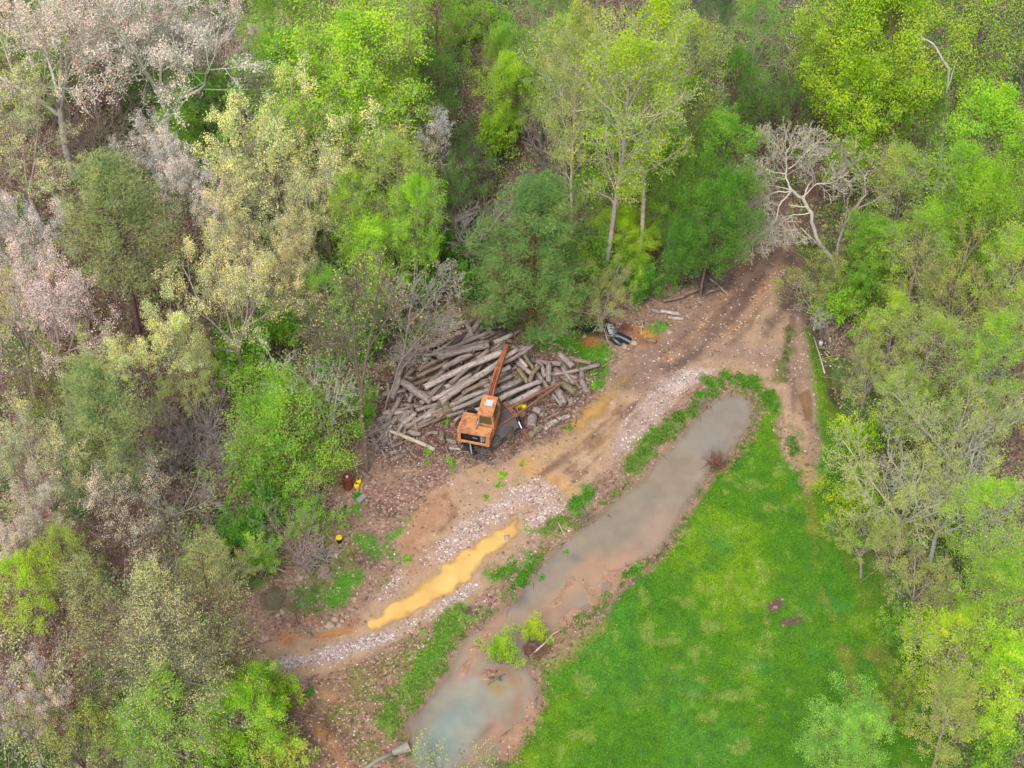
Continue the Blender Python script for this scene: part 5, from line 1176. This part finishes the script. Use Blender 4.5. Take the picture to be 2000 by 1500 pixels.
def plant(proto, cx, cy, rpx, h, lc, wc, label, group=None):
    tw, cr, H0, R0 = PROTO[proto]; kind = proto.rstrip('0123456789'); zc = h*(.62 if kind not in ('shrub', 'willow', 'thicket', 'snag', 'sapling') else .55)
    p = P(cx, cy, zc); r_m = rpx/pxm(cy)*1.0; sx = r_m/R0; sz = h/H0
    t = empty(NAMES[kind], (p.x, p.y, H(p.x, p.y)-.05), RT.uniform(0, 6.28) if kind != 'snag' else 0)
    tag(t, label, CATS.get(kind, 'tree'), group)
    # a tree leans a little towards the open ground
    o = bpy.data.objects.new('trunk', tw); C.objects.link(o); o.parent = t; o.scale = (sx, sx, sz); o.color = (*[q*RT.uniform(.85, 1.1) for q in WOOD[wc]], 1)
    if cr is not None:
        o = bpy.data.objects.new('crown', cr); C.objects.link(o); o.parent = t; o.scale = (sx, sx, sz); f = RT.uniform(.9, 1.08); c = PAL[lc]; o.color = (c[0]*f*RT.uniform(.94, 1.06), c[1]*f, c[2]*f, 1)
    return t
for ln in TREES.split('\n'):
    a, lab = ln.split('|'); pr, cx, cy, r, h, lc, wc = a.split(); k0 = pr.rstrip('0123456789')
    plant(pr, float(cx), float(cy), float(r), float(h), lc, wc, lab, 'shrubs of the forest edge' if k0 in ('shrub', 'thicket') else None if k0 in ('willow', 'snag') else 'trees around the clearing')

# ------------------------------------------------------------------ trees traced limb by limb
def traced(base, limbs, label, wc, nsub=(6, 4), subL=.5, leaf=0, lc='olive', name='bare_tree', seed=40, dens=7, r_tip=.02, cat='tree'):
    """limbs: list of (polyline of (px, py, z)), r0, r1"""
    T = Tree(seed); B = P(base[0], base[1], 0); B.z = H(B.x, B.y)-.05
    for pl, r0, r1, ns in limbs:
        q = np.array([list(P(x_, y_, z_)-B) for x_, y_, z_ in pl]); t = np.linspace(0, len(q)-1, (len(q)-1)*3+1); i = np.minimum(t.astype(int), len(q)-2); f = (t-i)[:, None]
        pts = q[i]*(1-f)+q[i+1]*f; pts[1:-1] += T.R.randn(len(pts)-2, 3)*.035; L = np.linalg.norm(np.diff(pts, axis=0), axis=1).sum()
        T.paths.append((pts, np.linspace(r0, r1, len(pts)), 0))
        if ns: sub(T, pts, L, r1*2.0, int(ns*1.6), .25, .8, subL*min(1.3, 4.5/L), .2, .03, 2, 4, nsub, None)
    V_, F_ = tubes(T.paths); t = empty(name, B); tag(t, label, cat, 'trees around the clearing')
    me = np_mesh('trunk', V_, F_, True); me.materials.append(M['wood']); o = bpy.data.objects.new('trunk', me); C.objects.link(o); o.parent = t; o.color = (*WOOD[wc], 1)
    if leaf:
        V2, F2 = leaf_quads(T.R, leaves_on(T, leaf, .12, .2), .11, .4, .6); me = np_mesh('crown', V2, F2, False, attrs={'rnd': np.repeat(T.R.rand(len(F2)), 4)}); me.materials.append(M['leaf'])
        o = bpy.data.objects.new('crown', me); C.objects.link(o); o.parent = t; o.color = PAL[lc]
traced((1637, 545), [([(1637, 545, 0), (1627, 505, 1.6), (1592, 462, 3.4), (1584, 415, 5.2), (1566, 386, 6.3), (1546, 371, 7)], 0.136, 0.105, 2),
  ([(1546, 371, 7), (1533, 345, 7.6), (1536, 300, 8.6), (1548, 262, 9.3)], 0.068, 0.021, 12), ([(1535, 340, 7.6), (1500, 333, 7.6), (1467, 342, 7.5), (1448, 352, 7.4)], 0.043, 0.014, 11),
  ([(1548, 372, 7), (1510, 378, 6.6), (1472, 396, 6.2), (1440, 424, 5.8)], 0.056, 0.014, 13), ([(1545, 373, 7), (1520, 405, 6), (1514, 432, 5.4), (1488, 456, 4.8), (1468, 474, 4.4)], 0.056, 0.014, 13),
  ([(1566, 386, 6.3), (1590, 362, 7), (1622, 358, 7.4), (1655, 338, 7.8)], 0.050, 0.014, 11), ([(1583, 415, 5.2), (1550, 420, 5), (1522, 440, 4.6), (1500, 462, 4.2)], 0.043, 0.014, 10),
  ([(1546, 371, 7), (1500, 360, 7.2), (1455, 372, 7.2)], 0.037, 0.014, 10), ([(1540, 330, 8), (1575, 300, 8.8), (1600, 272, 9.2)], 0.037, 0.014, 10), ([(1536, 300, 8.6), (1505, 275, 9), (1490, 262, 9.2)], 0.031, 0.014, 8)],
  'gnarled leafless tree arching over the road with twisted pale limbs', 'pale', leaf=1400, seed=41)
traced((1640, 560), [([(1640, 560, 0), (1632, 510, 1.8), (1637, 476, 3.2), (1650, 437, 4.6), (1668, 408, 5.8), (1692, 378, 7), (1688, 346, 8), (1696, 334, 8.4)], 0.105, 0.042, 8),
  ([(1668, 408, 5.8), (1715, 390, 6.6), (1733, 345, 8), (1736, 300, 9.2)], 0.056, 0.014, 12), ([(1638, 474, 3.2), (1668, 452, 4), (1712, 450, 4.2)], 0.050, 0.014, 10), ([(1696, 334, 8.4), (1725, 330, 8.6), (1745, 320, 8.8)], 0.031, 0.014, 9),
  ([(1690, 346, 8), (1670, 320, 8.8), (1650, 290, 9.4)], 0.031, 0.014, 8), ([(1715, 390, 6.6), (1760, 352, 7.6), (1790, 350, 7.8)], 0.031, 0.014, 10)],
  'second gnarled tree right of the road with a dark snaking trunk', 'pink', leaf=2500, lc='bright', seed=42)
traced((716, 920), [([(716, 920, 0), (712, 860, 2.4), (705, 800, 5), (707, 745, 7.4), (720, 685, 10), (731, 615, 13), (740, 560, 15.4), (742, 505, 17.4)], 0.168, 0.018, 15),
  ([(706, 790, 5.4), (697, 715, 8.6), (691, 640, 11.8), (694, 560, 15), (700, 520, 16.6)], 0.060, 0.015, 13), ([(703, 740, 7.6), (680, 690, 9.6), (655, 640, 11.4), (640, 610, 12.4)], 0.036, 0.012, 12),
  ([(722, 680, 10.2), (745, 640, 11.8), (762, 590, 13.6)], 0.036, 0.012, 11), ([(712, 730, 8), (690, 690, 9.4), (650, 670, 10), (622, 660, 10.2)], 0.030, 0.012, 11), ([(706, 830, 3.8), (680, 820, 4), (640, 790, 5.2), (600, 785, 5.4)], 0.027, 0.012, 10), ([(730, 620, 12.8), (712, 570, 15), (716, 520, 17)], 0.030, 0.012, 10)],
  'tall half-bare tree with a dark leaning trunk left of the wood pile', 'brown', leaf=1500, seed=43)
traced((752, 800), [([(752, 800, 0), (765, 755, 1.6), (785, 700, 4), (796, 640, 6.4), (806, 570, 9), (810, 540, 10)], 0.054, 0.012, 12), ([(770, 745, 2), (800, 700, 3), (838, 655, 4.4), (852, 640, 5)], 0.030, 0.012, 9),
  ([(785, 700, 4), (815, 665, 5), (846, 636, 6), (870, 620, 6.4)], 0.027, 0.012, 9), ([(796, 640, 6.4), (830, 600, 7.6), (860, 560, 9), (880, 540, 9.6)], 0.030, 0.012, 11), ([(790, 670, 5), (775, 620, 6.8), (780, 570, 8.6)], 0.027, 0.012, 10)],
  'smaller pale bare tree leaning over the upper left of the wood pile', 'grey', leaf=500, seed=44)
# ------------------------------------------------------------------ small stuff nobody could count
RS = rs(99)
forest = None
def scatter(n, pred):
    """random ground places in view where pred(x, y) holds"""
    x = RS.uniform(-44, 44, n); y = RS.uniform(44, 120, n); k = pred(x, y); return x[k], y[k]
clear_w = Pn(clearing); lawn_w = Pn(lawn); pond_w = Pn(pond); pile_w = Pn(pile)
def in_view(x, y, m=3.0): return np.abs(x) < (np.sqrt(y*y+CAM_H**2)*.285+m)
pudd_w = [Pn(p_) for p_, _ in puddles.values()]
def wet(x, y):
    w_ = sd_poly(x, y, pond_w) < .05
    for q in pudd_w: w_ |= sd_poly(x, y, q) < .05
    return w_
# undergrowth: low leafy clumps under the trees
def f_pred(x, y):
    d = sd_poly(x, y, clear_w)
    road_ = mask_at(cls, x, y)
    return (d > .2) & in_view(x, y) & (road_ == 0) & (RS.rand(len(x)) < .45+.55*sstep(-.3, .4, fbm(x, y, 3.2, 3, 55)))
x, y = scatter(11000, f_pred); n = len(x)
col_l = np.array([lin((150, 192, 98)), lin((172, 202, 92)), lin((132, 172, 92)), lin((192, 194, 142)), lin((120, 160, 94))])
reg = fbm(x, y, 6, 3, 58); kinds = np.clip(((reg+RS.randn(n)*.35+1)*2.5).astype(int), 0, 4)
left = (x < -12) & (RS.rand(n) < .6); kinds[left] = 3
per = 34; cx_ = np.repeat(x, per); cy_ = np.repeat(y, per); rad = np.repeat(RS.uniform(.2, .75, n), per); hh = np.repeat(RS.uniform(.2, 1.5, n), per)
off = RS.randn(n*per, 3)*np.array([.55, .55, .35]); cen = np.stack([cx_+off[:, 0]*rad, cy_+off[:, 1]*rad, Hn(cx_, cy_)+np.abs(hh*.6+off[:, 2]*hh)], 1)
V2, F2 = leaf_quads(RS, cen, .13, .5, .62); cc = col_l[np.repeat(kinds, per)]*RS.uniform(.6, 1.25, (n*per, 1))
me = np_mesh('undergrowth', V2, F2, False, np.repeat(cc, 4, axis=0)); tag(link('undergrowth', me, None, M['leafcol']), 'low green undergrowth covering the floor under the trees', 'undergrowth', None, 'stuff')
# thin upright and lying twigs between the trees and round the pile
def twigs(name, x, y, L, lean, r, cols, label, zs=0.0):
    n = len(x); a = RS.uniform(0, 2*np.pi, n); l = L*RS.uniform(.35, 1.2, n); t = RS.uniform(lean[0], lean[1], n)
    d = np.stack([np.cos(a)*np.cos(t), np.sin(a)*np.cos(t), np.sin(t)], 1); p0 = np.stack([x, y, Hn(x, y)+.02+RS.rand(n)*zs], 1); p1 = p0+d*l[:, None]
    u = np.cross(d, np.array([0, 0, 1.])+RS.randn(n, 3)*.2); u /= np.linalg.norm(u, axis=1)[:, None]; v = np.cross(d, u); rr = (r*RS.uniform(.6, 1.4, n))[:, None]
    rings = []
    for p_, s_ in ((p0, 1.), (p1, .5)):
        for j in range(3): an = j*2.094; rings.append(p_+(u*math.cos(an)+v*math.sin(an))*rr*s_)
    V_ = np.stack(rings, 1).reshape(-1, 3); b_ = np.arange(n)[:, None]*6
    F_ = np.concatenate([b_+np.array([[j, (j+1) % 3, 3+(j+1) % 3, 3+j]]) for j in range(3)])
    c_ = cols[RS.randint(0, len(cols), n)]*RS.uniform(.7, 1.2, (n, 1))
    me = np_mesh(name, V_, F_, False, np.repeat(c_, 6, axis=0)); o = link(name, me, None, M['leafcol']); tag(o, label, 'twigs', None, 'stuff'); return o
tc = np.array([A(190, 174, 170), A(170, 150, 146), A(206, 194, 182), A(146, 124, 114)])
x, y = scatter(75000, lambda x, y: (sd_poly(x, y, clear_w) > .3) & in_view(x, y) & (mask_at(cls, x, y) == 0))
twigs('brushwood', x, y, 1.9, (.3, 1.4), .016, tc, 'thin bare brush stems standing among the trees')
x, y = scatter(60000, lambda x, y: (sd_poly(x, y, clear_w) > .3) & in_view(x, y) & (mask_at(cls, x, y) == 0) & (RS.rand(len(x)) < .25))
twigs('fallen_twigs', x, y, 1.3, (0, .2), .02, tc, 'fallen grey twigs littering the forest floor')
x, y = scatter(90000, lambda x, y: (sd_poly(x, y, pile_w) < .5))
tb = np.array([A(170, 140, 126), A(190, 165, 150), A(128, 102, 92), A(150, 130, 122), A(206, 186, 166)])
twigs('bark_scraps', x, y, .45, (0, .35), .028, tb, 'splintered bark and sticks strewn round the wood pile', .35)
# fallen leaves and bits on the open litter
def flats(name, x, y, s, cols, label, cat, up=1.5, z=.015):
    n = len(x); cen = np.stack([x, y, Hn(x, y)+z+RS.rand(n)*.03], 1); V_, F_ = leaf_quads(RS, cen, s, up, .75)
    c_ = cols[RS.randint(0, len(cols), n)]*RS.uniform(.6, 1.25, (n, 1)); me = np_mesh(name, V_, F_, False, np.repeat(c_, 4, axis=0)); tag(link(name, me, None, M['leafcol']), label, cat, None, 'stuff')
lcv = np.array([A(190, 160, 138), A(160, 130, 108), A(204, 182, 162), A(128, 102, 86)])
x, y = scatter(230000, lambda x, y: in_view(x, y) & (mask_at(lea, x, y) > .35) & (RS.rand(len(x)) < mask_at(lea, x, y)*.7) & ~wet(x, y))
flats('fallen_leaves', x, y, .12, lcv, 'dry tan and pink leaves on the forest floor', 'leaf litter')
# grass blades
x, y = scatter(420000, lambda x, y: in_view(x, y) & (RS.rand(len(x)) < mask_at(gra, x, y)*.75) & (mask_at(gra, x, y) > .3) & (Hn(x, y) > -.14))
n = len(x); base = mask_at(col[:, 0], x, y), mask_at(col[:, 1], x, y), mask_at(col[:, 2], x, y)
bc = np.stack(base, 1)*RS.uniform(.7, 1.8, (n, 1))*np.array([1.3, 1.1, 1.0]); cen = np.stack([x, y, Hn(x, y)+.05], 1)
V_, F_ = leaf_quads(RS, cen, .15, .8, .3, hang=-.3); me = np_mesh('grass', V_, F_, False, np.repeat(bc, 4, axis=0)); tag(link('grass', me, None, M['leafcol']), 'short green grass of the lawn and banks', 'grass', None, 'stuff')
# taller weeds at the water's edge and the bright tufts in the yard
spots = []
for pts, hw, c in gb:
    q = Pn(pts)
    for _ in range(int(13*len(pts)*hw/10)):
        i = RS.randint(len(q)-1); t = RS.rand(); spots.append((*(q[i]*(1-t)+q[i+1]*t+RS.randn(2)*hw/33*.6), c))
pe = Pn(pond)
for _ in range(420):
    i = RS.randint(len(pe)); t = RS.rand(); a_ = pe[i]*(1-t)+pe[(i+1) % len(pe)]*t; spots.append((*(a_+RS.randn(2)*.25), (96, 138, 58) if RS.rand() < .5 else (156, 144, 100)))
sx_ = np.array([s_[0] for s_ in spots]); sy_ = np.array([s_[1] for s_ in spots]); sc_ = np.array([A(*s_[2]) for s_ in spots]); per = 26; n = len(spots)*per
keep = np.repeat(sd_poly(sx_, sy_, pe) > -.15, per)
cen = np.stack([np.repeat(sx_, per)+RS.randn(n)*.12, np.repeat(sy_, per)+RS.randn(n)*.12, Hn(np.repeat(sx_, per), np.repeat(sy_, per))+RS.rand(n)*.14], 1)
V_, F_ = leaf_quads(RS, cen[keep], .16, .7, .3, hang=-.4); cc = (np.repeat(sc_, per, axis=0)*RS.uniform(.7, 1.6, (n, 1)))[keep]
me = np_mesh('bank_weeds', V_, F_, False, np.repeat(cc, 4, axis=0)); tag(link('bank_weeds', me, None, M['leafcol']), 'taller weeds and grass along the pond banks', 'weeds', None, 'stuff')
def clump(px, py, r, c, lab, name='weed_clump', n=260, s=.22, h=.3):
    q = gp(px, py); n = int(n*.8); aa = RS.uniform(0, 6.283, n); rr_ = RS.rand(n)**.8*r*(.75+.35*np.sin(aa*3+px)+.2*np.sin(aa*5+py)); cen = np.stack([np.cos(aa)*rr_, np.sin(aa)*rr_, np.abs(RS.randn(n))*h*.25*(1.2-rr_/r)], 1); V_, F_ = leaf_quads(RS, cen, s, .5, .3, hang=-.6)
    me = np_mesh(name, V_, F_, False, np.repeat(np.array(A(*c))*np.array([1.5, 1.12, 1.35])*RS.uniform(.7, 1.7, (n, 1)), 4, axis=0)); o = link(name, me, None, M['leafcol']); o.location = q; tag(o, lab, 'plant')
for a in [(1052, 656, .55, (104, 160, 104), 'blue-green lily clump left of the culvert, larger one', 'lily_clump', 260, .45, .3), (1096, 650, .42, (108, 160, 90), 'blue-green lily clump nearest the dark creek', 'lily_clump', 200, .40, .3),
          (874, 816, .5, (92, 158, 48), 'green weeds growing beside the orange engine housing', 'weed_clump', 420), (981, 929, .28, (110, 170, 50), 'bright tuft on the mud above the white gravel, upper'), (973, 948, .22, (116, 172, 56), 'bright tuft on the mud above the white gravel, lower'),
          (1020, 905, .16, (130, 168, 60), 'small yellow-green tuft on the yellow mud below the loader', 'weed_clump', 120), (949, 972, .2, (120, 156, 60), 'tuft beside the round mud hollow', 'weed_clump', 140), (879, 900, .28, (104, 168, 56), 'green tuft below the loader on the leaf litter'),
          (836, 884, .26, (104, 164, 50), 'green tuft at the right tip of the bleached log'), (833, 905, .2, (120, 160, 70), 'faint tuft below the bleached log', 'weed_clump', 130), (699, 969, .28, (60, 150, 50), 'dark green tuft between the jugs and the concrete block', 'weed_clump', 300),
          (588, 1180, .3, (90, 160, 70), 'green tuft right of the vine-wrapped trunk'), (1110, 835, .22, (96, 150, 48), 'green tuft at the left tip of the upper yellow puddle'), (795, 1092, .3, (104, 158, 60), 'green tuft alone on the sandy yard'),
          (607, 1352, .28, (76, 150, 52), 'dark green tuft beside the lower dirt track'), (1065, 712, .25, (110, 166, 48), 'green weeds between the logs at the right end', 'weed_clump', 200), (1159, 755, .3, (100, 168, 50), 'green weeds right of the split log'),
          (1105, 1075, .25, (100, 150, 66), 'green tuft growing in the pond shallows, upper'), (1058, 1125, .25, (80, 150, 50), 'green weeds at the pond edge near the middle bank', 'weed_clump', 300), (1248, 1105, .35, (84, 150, 50), 'green weeds on the lawn side of the pond', 'weed_clump', 340)]: clump(*a)
# loose stones of the gravel beds
x, y = scatter(500000, lambda x, y: in_view(x, y) & (RS.rand(len(x)) < np.clip(mask_at(peb, x, y)-.18, 0, 1)*.5) & ~wet(x, y))
n = len(x); s = .025+.09*RS.rand(n)**2.5; cube = np.array([[1, 0, 0], [0, 1, 0], [-1, 0, 0], [0, -1, 0], [0, 0, 1.]]); a = RS.uniform(0, 6.28, n)
V_ = cube[None]*s[:, None, None]*RS.uniform(.6, 1.2, (n, 5, 1)); V_[:, :, 2] *= .7; ca_, sa_ = np.cos(a), np.sin(a); vx = V_[:, :, 0]*ca_[:, None]-V_[:, :, 1]*sa_[:, None]; vy = V_[:, :, 0]*sa_[:, None]+V_[:, :, 1]*ca_[:, None]
V_ = np.stack([vx+x[:, None], vy+y[:, None], V_[:, :, 2]+Hn(x, y)[:, None]+.005], 2).reshape(-1, 3); b_ = np.arange(n)[:, None]*5
F_ = np.concatenate([b_+np.array([[0, 1, 4]]), b_+np.array([[1, 2, 4]]), b_+np.array([[2, 3, 4]]), b_+np.array([[3, 0, 4]])])
gc = np.array([A(206, 192, 190), A(232, 224, 226), A(178, 160, 154), A(156, 128, 114), A(198, 172, 156)]); cc = gc[RS.randint(0, 5, n)]
me = np_mesh('gravel', V_, F_, False, np.repeat(cc, 5, axis=0)); k = NM('loose_stone'); k.princ(k.n('ShaderNodeAttribute', attribute_name='Col').outputs['Color'], .85, 0, .2)
tag(link('gravel', me, None, k.m), 'pale loose gravel spread over the road and yard', 'gravel', None, 'stuff')
x, y = scatter(60000, lambda x, y: (sd_poly(x, y, pond_w) < .3) & (RS.rand(len(x)) < .25+.6*sstep(.1, .5, fbm(x, y, 2.0, 3, 62))) & (RS.rand(len(x)) < np.where(sd_poly(x, y, pond_w) > -.5, .5, .07)))
o = twigs('pond_debris', x, y, .5, (0, .12), .018, np.array([A(120, 96, 84), A(96, 80, 74), A(160, 136, 118)]), 'twigs and leaf scraps in the shallow pond water'); o.location.z = .05
def mud_pred(x, y): return in_view(x, y) & (mask_at(cls, x, y) == 1) & ~wet(x, y) & (RS.rand(len(x)) < .2+.6*sstep(0, .5, fbm(x, y, 1.4, 3, 63)))
x, y = scatter(12000, mud_pred); n = len(x)
flats('mud_clods', x, y, .13, np.array([A(140, 114, 96), A(158, 128, 106), A(196, 166, 138)]), 'small clods and crumbs of soil on the track', 'clods')
labs_ = {}
for o in C.objects:
    if o.parent is None and 'label' in o: labs_.setdefault(o['label'], []).append(o.name)
print('DUP', {k: v for k, v in labs_.items() if len(v) > 1}); print('LONG', [o['label'] for o in C.objects if 'label' in o and len(o['label'].split()) > 16][:10])
